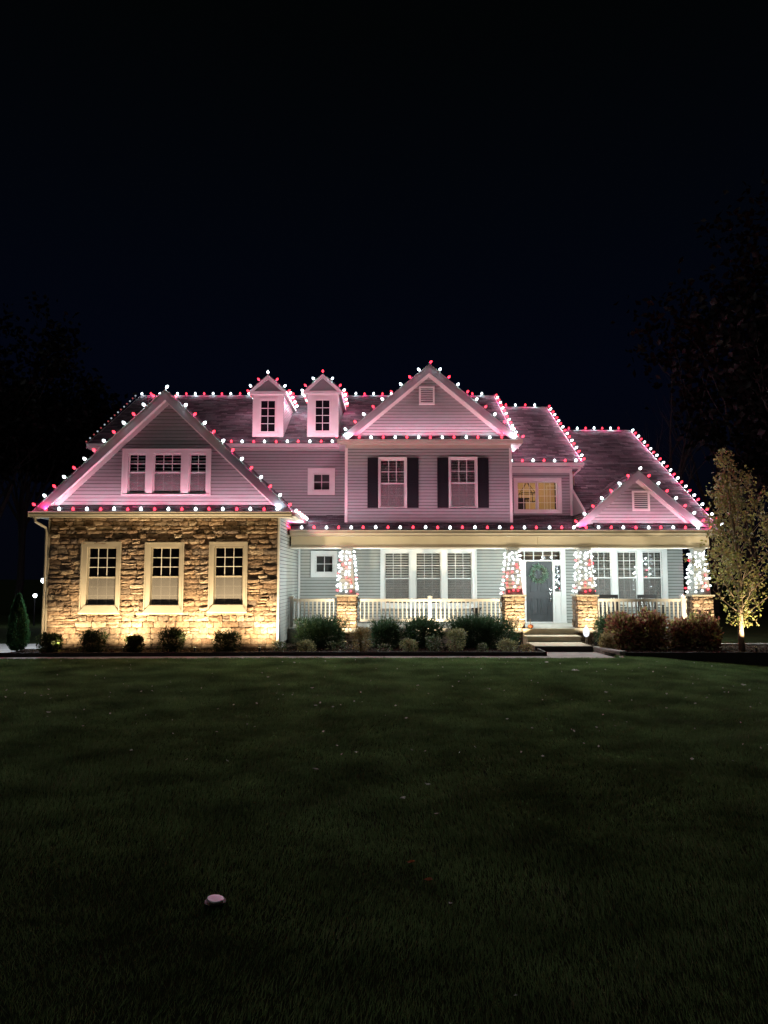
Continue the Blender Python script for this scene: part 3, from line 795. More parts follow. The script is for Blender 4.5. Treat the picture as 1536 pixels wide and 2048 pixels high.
for s in (-1, 1):
    xw = CWX0 if s < 0 else CWX1; xe = CX + s * CHR
    slab('soffit', min(xw, xe), max(xw, xe), YC - .039, 24.6, c_zb + .008, c_zb + .028, 'trim')
    mb = MB(); mb.box(min(xe, xe + s * .04), max(xe, xe + s * .04), 23.06, 24.6, c_zb + .01, c_e); build('gutter', mb, M['trim'], HOUSE)
def louvre_vent(x0, x1, z0, z1, Y):
    mb = MB(); w = .055
    mb.box(x0, x0 + w, Y - .05, Y, z0, z1); mb.box(x1 - w, x1, Y - .05, Y, z0, z1); mb.box(x0 + w, x1 - w, Y - .049, Y, z1 - w, z1); mb.box(x0 + w, x1 - w, Y - .049, Y, z0, z0 + w)
    mb.mi = 1; mb.box(x0 + w, x1 - w, Y - .004, Y - .001, z0 + w, z1 - w)  # near-black sheet paints in the shade between the slats
    v = build('vent', mb, [M['trim'], M['dark']], HOUSE); n = 8
    for i in range(n):
        z = z0 + w + (z1 - z0 - 2 * w) * i / n; h = (z1 - z0 - 2 * w) / n
        s = MB(); s.prism([(x0 + w, Y - .042, z), (x1 - w, Y - .042, z), (x1 - w, Y - .026, z + h * .5), (x0 + w, Y - .026, z + h * .5)], [(x0 + w, Y - .046, z + .006), (x1 - w, Y - .046, z + .006), (x1 - w, Y - .030, z + h * .5 + .006), (x0 + w, Y - .030, z + h * .5 + .006)])
        build('slat', s, M['trim'], v)
louvre_vent(cvx0, cvx1, cvz0, cvz1, YC - .02)
cz0 = ZY(1049, YC)
h1 = window(YC, (757, 915, 813.5, 1016), [(762, 808, 921, 967, 1012.5, 3, 2, 2)], blind=(.05, .018, .035, 1), label='left shuttered window with closed blinds')
h2 = window(YC, (897.5, 914.5, 954.5, 1015), [(902.5, 949.5, 920, 966, 1011.5, 3, 2, 2)], blind=(.05, .018, .035, 1), label='right shuttered window with closed blinds')
plank_wall((0, YC, 0), (1, 0, 0), (0, -1, 0), [(CWX0, cz0), (CWX1, cz0), (CWX1, c_zb + .02), (CWX0, c_zb + .02)], [h1, h2])
for x in (CWX0, CWX1):
    slab('corner_post', x - .045, x + .045, YC - .03, YC + .08, cz0, ZY(896, YC) - .002, 'trim')
for s, x in ((-1, CWX0), (1, CWX1)):
    plank_wall((x, YC + .08, 0), (0, 1, 0), (s, 0, 0), [(0, cz0), (YP - YC - .08, cz0), (YP - YC - .08, c_zb + .02), (0, c_zb + .02)], back=False)
for a, b in ((735, 756), (814.5, 837), (874.5, 896.5), (955.5, 977)):
    X0, zt = P(a, 916, YC); X1 = P(b, 965, YC)[0]; X0 = P(a, 965, YC)[0]; zb = ZY(1016, YC)
    mb = MB(); y = YC - .05; mb.box(X0, X1, y + .012, YC - .018, zb, zt)
    w = .045; mb.box(X0, X0 + w, y, y + .011, zb, zt); mb.box(X1 - w, X1, y, y + .011, zb, zt)
    for z in (zb, (zb + zt) / 2 - .03, zt - .06): mb.box(X0 + w, X1 - w, y + .001, y + .011, z, z + .06)
    sh_ = build('shutter', mb, M['shutter'], HOUSE)
    for (za_, zb_) in ((zb + .08, (zb + zt) / 2 - .05), ((zb + zt) / 2 + .05, zt - .08)):
        pn = MB(); pn.box(X0 + w + .02, X1 - w - .02, y + .004, y + .011, za_, zb_); build('panel', pn, M['shutter'], sh_)
slab('flashing', CWX0, CWX1, YC - .06, YC - .01, cz0 - .05, cz0 - .005, 'shutter')

# ================= SECOND (RIGHT UPPER) BLOCK
s_ez = ZY(926, 24.4); SX1 = P(1165, 926, 24.4)[0]; SYr = 29.6; s_rz = ZY(815, SYr)
two_slope('second_roof', 3.2, SX1, 24.4, s_ez, SYr, s_rz); ridge_cap(3.4, SX1, SYr, s_rz); side_rake(SX1, 24.4, s_ez, SYr, s_rz)
gutter(4.05, SX1 + .02, 24.3, s_ez, s_ez - .10, 'trim')
SWX1 = P(1145, 980, YP)[0]; SWX0 = 3.9
slab('soffit', 4.0, SX1, 24.42, YP, s_ez - .14, s_ez - .12, 'trim')
lit = window(YP, (1027, 956, 1122.5, 1027), [(1036, 1071, 965.5, None, 1018.5, 3, 4, 0), (1077.5, 1112.5, 965.5, None, 1018.5, 3, 4, 0)], room=True, label='lit casement window showing a lantern and a cream wall')
slab('frieze_board', SWX0, SWX1, YP - .03, YP - .001, ZY(946, YP), s_ez - .12, 'trim')
plank_wall((0, YP, 0), (1, 0, 0), (0, -1, 0), [(SWX0, ZY(1040, YP)), (SWX1, ZY(1040, YP)), (SWX1, s_ez - .12), (SWX0, s_ez - .12)], [lit])
slab('corner_post', SWX1 - .09, SWX1 + .01, YP - .035, YP + .05, ZY(1040, YP), ZY(946, YP) - .002, 'trim')
plank_wall((SWX1, YP + .05, 0), (0, 1, 0), (1, 0, 0), [(0, 4.0), (8, 4.0), (8, s_ez - .1), (4.6, s_rz - .3), (0, s_ez - .1)])
# lit room behind that window
a, b, c, d = lit; y0 = YP + .06; y1 = YP + 2.2
mb = MB()
mb.add([(a - .6, y0, c - .6), (b + .6, y0, c - .6), (b + .6, y1, c - .6), (a - .6, y1, c - .6), (a - .6, y0, d + .35), (b + .6, y0, d + .35), (b + .6, y1, d + .35), (a - .6, y1, d + .35)],
       [(0, 1, 2, 3), (4, 7, 6, 5), (1, 5, 6, 2), (3, 2, 6, 7), (0, 3, 7, 4)])
build('lit_room', mb, M['room'], HOUSE)
mb = MB(); xm = P(1092, 990, y1)[0]
for x in (xm, xm + .34): mb.box(x, x + .05, y1 - .05, y1 - .001, c - .6, d + .1)
mb.box(xm - .01, xm + .40, y1 - .05, y1 - .002, d + .1, d + .15); build('room_doorway', mb, M['roomtrim'], HOUSE)
ld = bpy.data.lights.new('room_light', 'POINT'); ld.energy = 15; ld.color = (1, .76, .42); ld.shadow_soft_size = .12
lo = bpy.data.objects.new('room_light', ld); COL.objects.link(lo); lo.location = ((a + b) / 2 + .35, y0 + .55, d + .1)
# dark lantern pendant
lx, lz = P(1054, 985, YP + .9); 
pl = thing('pendant_lantern', "dark open-frame lantern hanging inside the lit upstairs window", 'lantern', (lx, YP + .9, lz))
mb = MB(); r_ = .012; t = d + .34
mb.tube([(lx, YP + .9, lz + .36), (lx, YP + .9, t)], .008, 5)
build('chain', mb, M['metal_dark'], pl)
mb = MB(); W1, W2, z1_, z2_ = .09, .24, lz + .33, lz - .15
for sx in (-1, 1):
    for sy in (-1, 1): mb.tube([(lx + sx * W1 * .3, YP + .9 + sy * W1 * .3, z1_), (lx + sx * W2, YP + .9 + sy * W2, z2_ + .12), (lx + sx * W2, YP + .9 + sy * W2, z2_ - .18)], r_, 4)
for z in (z2_ + .12, z2_ - .18):
    for q in (((-1, -1), (1, -1)), ((1, -1), (1, 1)), ((1, 1), (-1, 1)), ((-1, 1), (-1, -1))):
        mb.tube([(lx + q[0][0] * W2, YP + .9 + q[0][1] * W2, z), (lx + q[1][0] * W2, YP + .9 + q[1][1] * W2, z)], r_, 4)
build('lantern_frame', mb, M['metal_dark'], pl)
for dx in (-.07, 0, .07):
    mb = MB(); mb.tube([(lx + dx, YP + .9, z2_ - .18), (lx + dx, YP + .9, z2_ - .05)], .014, 6); build('candle', mb, M['chair'], pl)
# dark piece of furniture in front of the room's left side
fx = P(1043, 1010, YP + .5)[0]
fb = thing('indoor_cabinet', "dark cabinet silhouette inside the lit upstairs window, lower left corner", 'cabinet', (fx, YP + .5, c - .6))
mb = MB(); mb.box(fx - .1, fx + .12, YP + .4, YP + .7, c - .6, ZY(998, YP + .5)); build('carcass', mb, M['chair'], fb)
mb = MB(); mb.box(fx - .13, fx + .27, YP + .38, YP + .72, ZY(998, YP + .5), ZY(998, YP + .5) + .025); build('top', mb, M['chair'], fb)
# downspout of the second block
mb = MB(); x = SWX1 + .0
mb.tube([(SX1 - .06, 24.36, s_ez - .1), (SX1 - .1, 24.42, s_ez - .22), (SWX1 - .03, YP - .07, s_ez - .42), (SWX1 - .03, YP - .07, ZY(1002, YP))], .035, 6); build('downspout', mb, M['trim'], HOUSE)

# ================= RIGHT BLOCK (steep roof down to the porch eave)
p_ez = ZY(1061, 22.0); RX1 = 10.06; RX0 = SWX1 - .02; RYr = 29.9; r_rz = ZY(861.5, RYr)
two_slope('right_roof', RX0, RX1, 22.0, p_ez, RYr, r_rz); ridge_cap(RX0 - .1, RX1, RYr, r_rz); side_rake(RX1, 22.0, p_ez, RYr, r_rz)
rsl = (r_rz - p_ez) / (RYr - 22.0)
# cheek under the roof's left edge and its white flashing
mb = MB(); A = [(RX0, 22.3, p_ez), (RX0, 28, p_ez), (RX0, 28, p_ez + rsl * 6 - .1), (RX0, 22.3, p_ez + rsl * .3 - .1)]
mb.prism(A, [(x + .1, y, z) for x, y, z in A]); build('cheek_wall', mb, M['siding'], HOUSE)
mb = MB(); A = [(RX0 - .02, 23.2, p_ez + rsl * 1.2 - .09), (RX0 - .02, YP - .05, p_ez + rsl * 2.75 - .09), (RX0 - .02, YP - .05, p_ez + rsl * 2.75 + .02), (RX0 - .02, 23.2, p_ez + rsl * 1.2 + .02)]
mb.prism(A, [(x + .025, y, z) for x, y, z in A]); build('flashing', mb, M['trim'], HOUSE)
# low porch roof
PX0 = GX1 + .02; lsl = .24
Lp = math.hypot(2.8, 2.8 * lsl)
roof('porch_roof', [((PX0, 22.0, p_ez), (1, 0, 0), (0, 2.8, 2.8 * lsl), [(0, 0), (RX0 - PX0, 0), (RX0 - PX0, Lp), (0, Lp)])])
slab('flashing', PX0, rec_x1 - .1, YP - .05, YP - .022, ZY(1037.5, YP), ZY(1035, YP), 'trim')
# small gable over the right bay
r_e = ZY(1054, 22.12); RC = (P(1150, 1054, 22.1)[0] + P(1411, 1054, 22.1)[0]) / 2; RHR = (P(1411, 1054, 22.1)[0] - P(1150, 1054, 22.1)[0]) / 2
r_a = ZY(943, 22.15)
gable_block(RC, RHR, 22.14, YB + .02, r_e, r_a, 26.5, 1.9, 0, [], r_e + .10, 0, 0, fascia=.19, frieze=.09)
pent(RC - RHR, RC + RHR, 22.02, YB + .04, p_ez + .005, p_ez + .2)
louvre_vent(P(1264, 1002, YB)[0], P(1298.5, 1002, YB)[0], ZY(1022, YB), ZY(982, YB), YB - .002)
# end wall right block
plank_wall((9.98, YP, 0), (0, 1, 0), (1, 0, 0), [(0, .2), (9, .2), (9, p_ez + 1.2), (0, p_ez + 1.2)])

# ================= PORCH
PGX0, PGX1 = P(580, 1066, 21.9)[0], P(1425, 1066, 21.9)[0]
gutter(PGX0, PGX1, 21.9, p_ez + .012, ZY(1072, 21.9), 'cream')
bz0, bz1 = ZY(1096.5, YB), ZY(1073, YB)
slab('soffit', PX0, RX1 - .05, 22.0, YB + .02, bz1 + .004, bz1 + .03, 'cream')
BX0, BX1 = P(580, 1085, YB)[0] + .03, P(1418, 1085, YB)[0]
bj = P(1075.5, 1085, YB)[0]; bj2 = P(1253, 1085, YB)[0]
for a, b in ((BX0, bj - .003), (bj + .003, BX1)):
    slab('porch_beam', a, b, YB, YB + .38, bz0 + .04, bz1, 'beam')
slab('beam_trim', BX0 - .01, BX1 + .01, YB - .025, YB + .40, bz0, bz0 + .038, 'whitepaint')
slab('porch_ceiling', PX0, 9.98, YB + .41, YP, bz0 + .12, bz0 + .15, 'whitepaint')
FZ = .50
slab('porch_floor', GX1 + .025, 9.98, 22.18, YP, FZ - .12, FZ, 'deck')
slab('porch_skirt', GX1 + .025, 4.15, 22.26, 22.30, .02, FZ - .125, 'beam'); slab('porch_skirt', 5.7, 9.98, 22.26, 22.30, -.1, FZ - .125, 'beam')
slab('foundation', GX1 + .03, 9.98, 22.32, 30, -.2, FZ - .13, 'concrete')
# porch back wall with its openings
W_ = 'whitepaint'
hs = [window(YP, (622, 1102, 674.5, 1154.5), [(633, 664.5, 1112.5, None, 1143.5, 2, 2, 0)], trimm=W_, curtain=True, label='small square window beside the first light-wrapped column'),
      window(YP, (761, 1098.5, 953, 1217), [(771, 817.5, 1106.5, 1157, 1206, 3, 2, 2), (833.5, 880, 1106.5, 1157, 1206, 3, 2, 2), (895.5, 942, 1106.5, 1157, 1206, 3, 2, 2)], trimm=W_, blind=(.085, .05, .04, 1), screen=.3, label='wide triple window with louvred blinds'),
      window(YP, (1179, 1097, 1334, 1214), [(1186, 1221, 1105, 1155.5, 1204, 3, 3, 2), (1237, 1272.5, 1105, 1155.5, 1204, 3, 3, 2), (1287, 1322, 1105, 1155.5, 1204, 3, 3, 2)], trimm=W_, blind=(.05, .02, .035, 1), label='triple window with fine blinds right of the door')]
dX0, dX1 = P(1045, 1180, YP)[0], P(1131.5, 1180, YP)[0]; dZ1 = ZY(1098.5, YP)
plank_wall((0, YP, 0), (1, 0, 0), (0, -1, 0), [(GX1 + .03, FZ), (9.98, FZ), (9.98, bz0 + .14), (GX1 + .03, bz0 + .14)], hs + [(P(1036, 1180, YP)[0], dX1 - .02, FZ, dZ1 - .02)])
slab('corner_post', GX1 + .025, GX1 + .085, YP - .06, YP - .0, FZ, bz0 + .1, 'whitepaint')
# door unit
DLx, DRx = P(1052.5, 1180, YP)[0], P(1104.5, 1180, YP)[0]; DZ0, DZ1 = FZ + .04, ZY(1123.5, YP)
DX_L = P(1036, 1180, YP)[0]
mb = MB(); y0, y1 = YP - .05, YP + .10
zt0 = ZY(1120, YP); zt1 = ZY(1103, YP)
mb.box(DX_L, DLx - .01, y0 + .001, y1, FZ, zt0)              # left jamb zone
mb.box(DX_L, dX1, y0, y1, zt1, dZ1)                             # head
mb.box(DX_L, dX1 - .08, y0 + .002, y1, DZ1 + .012, zt0)            # rail above door
mb.box(DRx + .01, P(1109.5, 1180, YP)[0], y0 + .003, y1, FZ, DZ1 + .012)
mb.box(P(1121.5, 1180, YP)[0], dX1, y0 + .001, y1, FZ, zt1)
mb.box(DX_L, dX1, YP - .12, YP + .05, FZ + .001, FZ + .036)
DF = build('door_frame', mb, M['whitepaint'], HOUSE)
# transom lites
tx = [P(p, 1111, YP)[0] for p in (1036.5, 1048.5, 1067, 1085.5, 1104, 1122)]
for a, b in zip(tx[:-1], tx[1:]):
    pb = MB(); pb.box(a + .012, b - .012, YP + .02, YP + .026, zt0, zt1); build('pane', pb, M['glass'], DF)
mb = MB()
for a in tx[1:-1]: mb.box(a - .012, a + .012, YP - .02, YP + .04, zt0, zt1)
build('muntins', mb, M['whitepaint'], DF)
mb = MB(); mb.box(tx[0], tx[-1], YP + .3, YP + .32, zt0 - .05, zt1 + .05)
mb.mi = 1; mb.box(tx[0], tx[-1], YP + .26, YP + .28, (zt0 + zt1) / 2, (zt0 + zt1) / 2 + .03)
build('hall_wall', mb, [mat('hall_paint', (.12, .075, .05)), M['roomtrim']], DF)
# sidelight
sx0, sx1 = P(1110, 1180, YP)[0], P(1121, 1180, YP)[0]; sz0, sz1 = ZY(1183, YP), ZY(1131, YP)
mb = MB()
mb.box(sx0 - .01, sx1 + .01, YP - .02, YP + .04, sz1, DZ1 + .011); mb.box(sx0 - .01, sx1 + .01, YP - .02, YP + .04, FZ + .03, sz0)
for z in (sz0 + (sz1 - sz0) / 3, sz0 + (sz1 - sz0) * 2 / 3): mb.box(sx0, sx1, YP - .015, YP + .03, z - .012, z + .012)
mb.box(sx0 - .012, sx0 - .0005, YP - .021, YP + .041, FZ + .03, DZ1 + .011)
SL = build('sidelight', mb, M['whitepaint'], HOUSE)
for za_, zb_ in ((FZ + .10, sz0 - .22), (sz0 - .17, sz0 - .06)):
    pb = MB(); pb.box(sx0 + .02, sx1 - .02, YP - .028, YP - .0201, za_, zb_); build('panel', pb, M['whitepaint'], SL)
for i in range(3):
    pb = MB(); pb.box(sx0, sx1, YP + .01, YP + .016, sz0 + (sz1 - sz0) * i / 3 + .013, sz0 + (sz1 - sz0) * (i + 1) / 3 - .013); build('pane', pb, glassmat('sidelight_glass', refl=.35) if i == 0 else bpy.data.materials['sidelight_glass'], SL)
mb = MB(); mb.box(sx0, sx1, YP + .15, YP + .16, sz0, sz1); build('sidelight_recess', mb, M['dark'], SL)
# door leaf
mb = MB(); mb.box(DLx, DRx, YP - .01, YP + .035, DZ0, DZ1)
DR = build('front_door', mb, M['door'], HOUSE, label='charcoal grey six-panel front door')
dw = DRx - DLx; dh = DZ1 - DZ0
for (za_, zb_) in ((.13, .39), (.50, .93)):
    for (xa_, xb_) in ((.16, .46), (.54, .84)):
        x0_, x1_ = DLx + dw * xa_, DLx + dw * xb_; z0_, z1_ = DZ0 + dh * za_, DZ0 + dh * zb_
        pb = MB()
        for (q0, q1, q2, q3) in ((x0_, x0_ + .022, z0_, z1_), (x1_ - .022, x1_, z0_, z1_), (x0_ + .022, x1_ - .022, z1_ - .022, z1_), (x0_ + .022, x1_ - .022, z0_, z0_ + .022)):
            pb.box(q0, q1, YP - .034, YP - .0101, q2, q3)
        pb.box(x0_ + .05, x1_ - .05, YP - .018, YP - .0101, z0_ + .05, z1_ - .05)
        build('panel', pb, M['door'], DR)
hx = DRx - .07
mb = MB(); mb.tube([(hx, YP - .012, DZ0 + dh * .53), (hx, YP - .04, DZ0 + dh * .53)], .03, 10); build('deadbolt', mb, M['steel'], DR)
mb = MB(); mb.tube([(hx, YP - .012, DZ0 + dh * .465), (hx, YP - .045, DZ0 + dh * .465)], .034, 10)
mb.tube([(hx, YP - .045, DZ0 + dh * .45), (hx, YP - .075, DZ0 + dh * .42), (hx, YP - .075, DZ0 + dh * .37), (hx, YP - .045, DZ0 + dh * .34)], .012, 6)
mb.tube([(hx, YP - .012, DZ0 + dh * .345), (hx, YP - .05, DZ0 + dh * .345)], .022, 8); build('handle', mb, M['steel'], DR)
# steps
sX0, sX1 = P(1056, 1275, 21.36)[0], P(1162, 1275, 21.36)[0]
bX0, bX1 = P(1070.5, 1296, 20.1)[0], P(1185, 1296, 20.1)[0]
mb = MB(); mb.box(bX0, bX1, 20.14, 21.36, -.02, .165); 
st1 = build('step', mb, M['step'], HOUSE, label='broad lowest step with dark riser')
mb = MB(); mb.box(bX0, bX1, 20.10, 20.139, -.02, .155); build('riser', mb, M['blackriser'], st1)
mb = MB(); mb.box(sX0, sX1, 21.40, 22.0, -.02, .325 - .04); mb.box(sX0 - .02, sX1 + .02, 21.36, 22.0, .285, .325); build('step', mb, M['step'], HOUSE)
mb = MB(); mb.box(sX0, sX1, 22.02, 22.17, -.02, FZ - .05); mb.box(sX0 - .02, sX1 + .02, 21.98, 22.178, FZ - .05, FZ - .003); build('step', mb, M['step'], HOUSE)

# columns
COLS = []
def column(pl, pr, lab):
    yf = 22.2; X0, X1 = P(pl, 1230, yf)[0], P(pr, 1230, yf)[0]; X0 += .03; X1 -= .03
    w = X1 - X0; cx = (X0 + X1) / 2; y0, y1 = yf + .04, yf + .04 + w; cyy = (y0 + y1) / 2
    zt = ZY(1193, yf); mb = MB(); mb.box(X0, X1, y0, y1, -.05, zt)
    c_ = build('porch_column', mb, M['mortar'], HOUSE, label=lab)
    stone_field((0, y0, 0), (1, 0, 0), (0, -1, 0), X0 - .02, X1 + .02, .0, zt - .005, [], c_, .14, .34, (.085, .10, .12), .8)
    stone_field((X0, 0, 0), (0, 1, 0), (-1, 0, 0), y0, y1, .0, zt - .005, [], c_, .16, .4, (.09, .11, .13), .6)
    stone_field((X1, 0, 0), (0, 1, 0), (1, 0, 0), y0, y1, .0, zt - .005, [], c_, .16, .4, (.09, .11, .13), .6)
    mb = MB(); mb.box(X0 - .06, X1 + .06, y0 - .06, y1 + .06, zt, zt + .05); build('cap', mb, M['cream'], c_)
    b, t = w * .92 / 2, w * .52 / 2; z0, z1 = zt + .05, bz0 - .001
    mb = MB(); mb.prism([(cx - b, cyy - b, z0), (cx + b, cyy - b, z0), (cx + b, cyy + b, z0), (cx - b, cyy + b, z0)], [(cx - t, cyy - t, z1 - .05), (cx + t, cyy - t, z1 - .05), (cx + t, cyy + t, z1 - .05), (cx - t, cyy + t, z1 - .05)])
    mb.box(cx - t - .03, cx + t + .03, cyy - t - .03, cyy + t + .03, z1 - .049, z1)
    build('shaft', mb, M['siding'], c_)
    COLS.append((cx, cyy, b, t, z0, z1 - .06))
    return X0, X1, y0, y1
c1 = column(672.5, 713.5, 'first column, beside the garage wing'); c2 = column(1009, 1051, 'column left of the front door'); c3 = column(1154.5, 1197, 'column right of the front door'); c4 = column(1387, 1429, 'last column, at the far right end of the porch')

# railings
def railing(x0, x1, posts, lab):
    Y = 22.50; zt = ZY(1197.5, Y); zb = ZY(1243, Y)
    mb = MB(); mb.box(x0, x1, Y - .045, Y + .045, zt - .05, zt); mb.box(x0, x1, Y - .025, Y + .025, zt - .085, zt - .051); mb.box(x0, x1, Y - .03, Y + .03, zb, zb + .07)
    r_ = build('railing', mb, M['trim'], HOUSE, label=lab)
    n = int((x1 - x0) / .124)
    for i in range(n):
        x = x0 + (x1 - x0) * (i + .5) / n
        if any(abs(x - p) < .08 for p in posts): continue
        b_ = MB(); b_.box(x - .019, x + .019, Y - .019, Y + .019, zb + .071, zt - .086); build('baluster', b_, M['trim'], r_)
    for p in posts:
        b_ = MB(); b_.box(p - .055, p + .055, Y - .056, Y + .056, FZ, zt + .05); b_.box(p - .075, p + .075, Y - .075, Y + .075, zt + .05, zt + .075); b_.prism([(p - .06, Y - .06, zt + .0751), (p + .06, Y - .06, zt + .0751), (p + .06, Y + .06, zt + .0751), (p - .06, Y + .06, zt + .0751)], [(p - .02, Y - .02, zt + .105), (p + .02, Y - .02, zt + .105), (p + .02, Y + .02, zt + .105), (p - .02, Y + .02, zt + .105)])
        build('post', b_, M['trim'], r_)
railing(GX1 + .04, c1[0] - .06, [GX1 + .10], 'short railing between garage wing and first column')
railing(c1[1] + .06, c2[0] - .06, [P(859.5, 1220, 22.5)[0]], 'long railing with a post in its middle')
railing(c3[1] + .06, c4[0] - .06, [P(1366, 1220, 22.5)[0]], 'railing in front of the rocking chairs')

# wall lantern on the garage's left side
wl_x, wl_z = P(87, 1161, 21.0)
mb = MB(); mb.box(GX0 - .05, GX0 - .002, 20.95, 21.05, wl_z - .05, wl_z + .12); mb.tube([(GX0 - .05, 21.0, wl_z + .08), (wl_x - .02, 21.0, wl_z + .13)], .012, 6)
mb.lathe([(.075, 0), (.085, .02), (.02, .07), (.012, .09)], 10, (wl_x - .0, 21.0, wl_z + .06))
WLn = build('wall_lantern', mb, M['metal_dark'], HOUSE)
mb = MB(); mb.lathe([(.02, -.07), (.055, -.05), (.066, 0), (.05, .04), (.02, .055)], 10, (wl_x, 21.0, wl_z)); build('lantern_glass', mb, M['lamp_glow'], WLn, smooth=True)
ld = bpy.data.lights.new('lantern_light', 'POINT'); ld.energy = 70; ld.color = (.78, .88, 1.0); ld.shadow_soft_size = .05
lo = bpy.data.objects.new('lantern_light', ld); COL.objects.link(lo); lo.location = (wl_x, 21.0, wl_z)

# ---- turn the collected pieces into objects
pl_ = sorted(PIECES['plank'], key=lambda t: -t[0])
for ar, A, B, par in pl_[:300]:
    mb = MB(); mb.prism(A, B); build('plank', mb, M['siding'], par)
mb = MB()
for ar, A, B, par in pl_[300:]:
    mb.tone = R.uniform(.01, .99); mb.prism(A, B)
if mb.v: build('siding_planks', mb, M['siding'], HOUSE, kind='stuff')
sp = sorted(PIECES['stone'], key=lambda t: -t[0])
for ar, Mx, k, par in sp[:300]: mk('stone', STM[k], par, Mx)
mb = MB()
for ar, Mx, k, par in sp[300:]:
    mb.tone = R.uniform(.01, .99); mb.add([Mx @ Vector(v) for v in STV[k].v], STV[k].f)
if mb.v: build('small_stones', mb, M['stone'], HOUSE, kind='stuff')
print('planks', len(pl_), 'stones', len(sp))

# ------------------------------------------------------------------ string lights
def bulb_mesh(glowm, name, k=1.0):
    mb = MB(); mb.lathe([(.012 * k, .0), (.030 * k, .012 * k), (.040 * k, .032 * k), (.036 * k, .058 * k), (.022 * k, .082 * k), (.006 * k, .098 * k)], 10)
    mb.mi = 1; mb.lathe([(.017 * k, -.04 * k), (.019 * k, -.038 * k), (.019 * k, -.004 * k), (.014 * k, 0)], 8)
    return mb.mesh(name, [glowm, M['socket']], smooth=True)
BW, BR = bulb_mesh(M['white_glow'], 'white_bulb', 1.0), bulb_mesh(M['red_glow'], 'red_bulb', 1.0)
LWt = bpy.data.lights.new('white_bulb_light', 'POINT'); LWt.energy = WHITE_W; LWt.color = (.74, .88, 1.0); LWt.shadow_soft_size = .02
LRd = bpy.data.lights.new('red_bulb_light', 'POINT'); LRd.energy = RED_W; LRd.color = (1, .03, .20); LRd.shadow_soft_size = .02
LCW = bpy.data.lights.new('column_white_light', 'SPOT'); LCW.energy = COLUMN_W; LCW.color = (.86, .95, 1.0); LCW.shadow_soft_size = .02
LCR = bpy.data.lights.new('column_red_light', 'SPOT'); LCR.energy = COLUMN_W * .22; LCR.color = (1, .05, .08); LCR.shadow_soft_size = .02

DW, DRd = bulb_mesh(glow('faint_white_glow', (.8, .9, 1), .10), 'faint_white_bulb', .7), bulb_mesh(glow('faint_red_glow', (1, .2, .2), .06), 'faint_red_bulb', .7)
for _l in (LCW, LCR): _l.spot_size = math.radians(168); _l.spot_blend = .25
LCW.color = (.80, .97, .95)
LUW = bpy.data.lights.new('white_gutter_bulb_light', 'SPOT'); LUW.energy = WHITE_W * 1.25; LUW.color = LWt.color; LUW.shadow_soft_size = .02
LUR = bpy.data.lights.new('red_gutter_bulb_light', 'SPOT'); LUR.energy = RED_W * 1.35; LUR.color = LRd.color; LUR.shadow_soft_size = .02
for _l in (LUW, LUR): _l.spot_size = math.radians(172); _l.spot_blend = .5
def orient(p, d):
    q = Vector(d).normalized().to_track_quat('Z', 'Y').to_matrix().to_4x4()
    return Matrix.Translation(p) @ q
def put_bulb(par, p, d, red, meshes=None, lights=None, light=True):
    o = mk('bulb', (meshes or (BW, BR))[1 if red else 0], par, orient(p, d) @ Matrix.Rotation(R.uniform(0, 6), 4, 'Z'))
    if light:
        L = (lights or (LWt, LRd))[1 if red else 0]
        lo = bpy.data.objects.new('bulb_light', L); COL.objects.link(lo); lo.parent = par; lo.matrix_parent_inverse = WM[par.name].inverted()
        dn = Vector(d).normalized(); lo.matrix_basis = orient(Vector(p) + dn * (.045 if L.type == 'POINT' else .035), -dn)
    return o

def light_string(label, segs, red=False, dim=False, up=False, spacing=.365, group='red and white string lights along the roof edges', sag=0.0):
    p0 = Vector(segs[0][0]); S = thing('string_lights', label, 'string lights', p0, group)
    cord = MB(); pts_all = []
    for (a, b, d, off) in segs:
        a, b, d = Vector(a), Vector(b), Vector(d).normalized(); L = (b - a).length; n = max(1, int(round((L - 2 * off) / spacing)))
        dirn = (b - a).normalized(); sp_ = (L - 2 * off) / n
        for i in range(n + 1):
            if i == n and off == 0 and len(segs) > 1 and (a, b) != tuple(map(Vector, segs[-1][:2])): continue
            p = a + dirn * (off + sp_ * i) + Vector((R.uniform(-.008, .008), R.uniform(-.008, .008), R.uniform(-.006, .006)))
            dd = (d + Vector((R.uniform(-.10, .10), R.uniform(-.10, .10), R.uniform(-.06, .06))))
            put_bulb(S, p + d * .035, dd, red, (DW, DRd) if dim else None, (LUW, LUR) if up else None, not dim); red = not red
            pts_all.append(p + d * .004)
    cord.tube(pts_all, .006, 4); build('cord', cord, M['cord'], S)
    return S

# garage gable
ga = Vector((GXC, GYF + .03, gz_a + .03)); gl = Vector((GXC - G_HR, GYF + .03, gz_e + .05)); gr = Vector((GXC + G_HR, GYF + .03, gz_e + .05))
nl = Vector((-gsl, -.15, 1)); nr_ = Vector((gsl, -.15, 1))
light_string("red and white bulb string over the peak of the large stone garage's gable", [(gl.lerp(ga, .03), ga, nl, 0.0), (ga, gr.lerp(ga, .03), nr_, 0.0)], red=True)
light_string("straight bulb string on the gutter right above the stone wall", [((GXC - G_HR + .38, GYF + .0, gz_e + .0), (GXC + G_HR - .38, GYF + .0, gz_e + .0), (0, 0, 1), 0)], up=True, red=True)
light_string("short bulb string running back along the garage's right eave", [((GXC + G_HR + .05, GYF + .5, gz_e), (GXC + G_HR + .05, 23.3, gz_e), (.3, 0, 1), 0)], red=False)
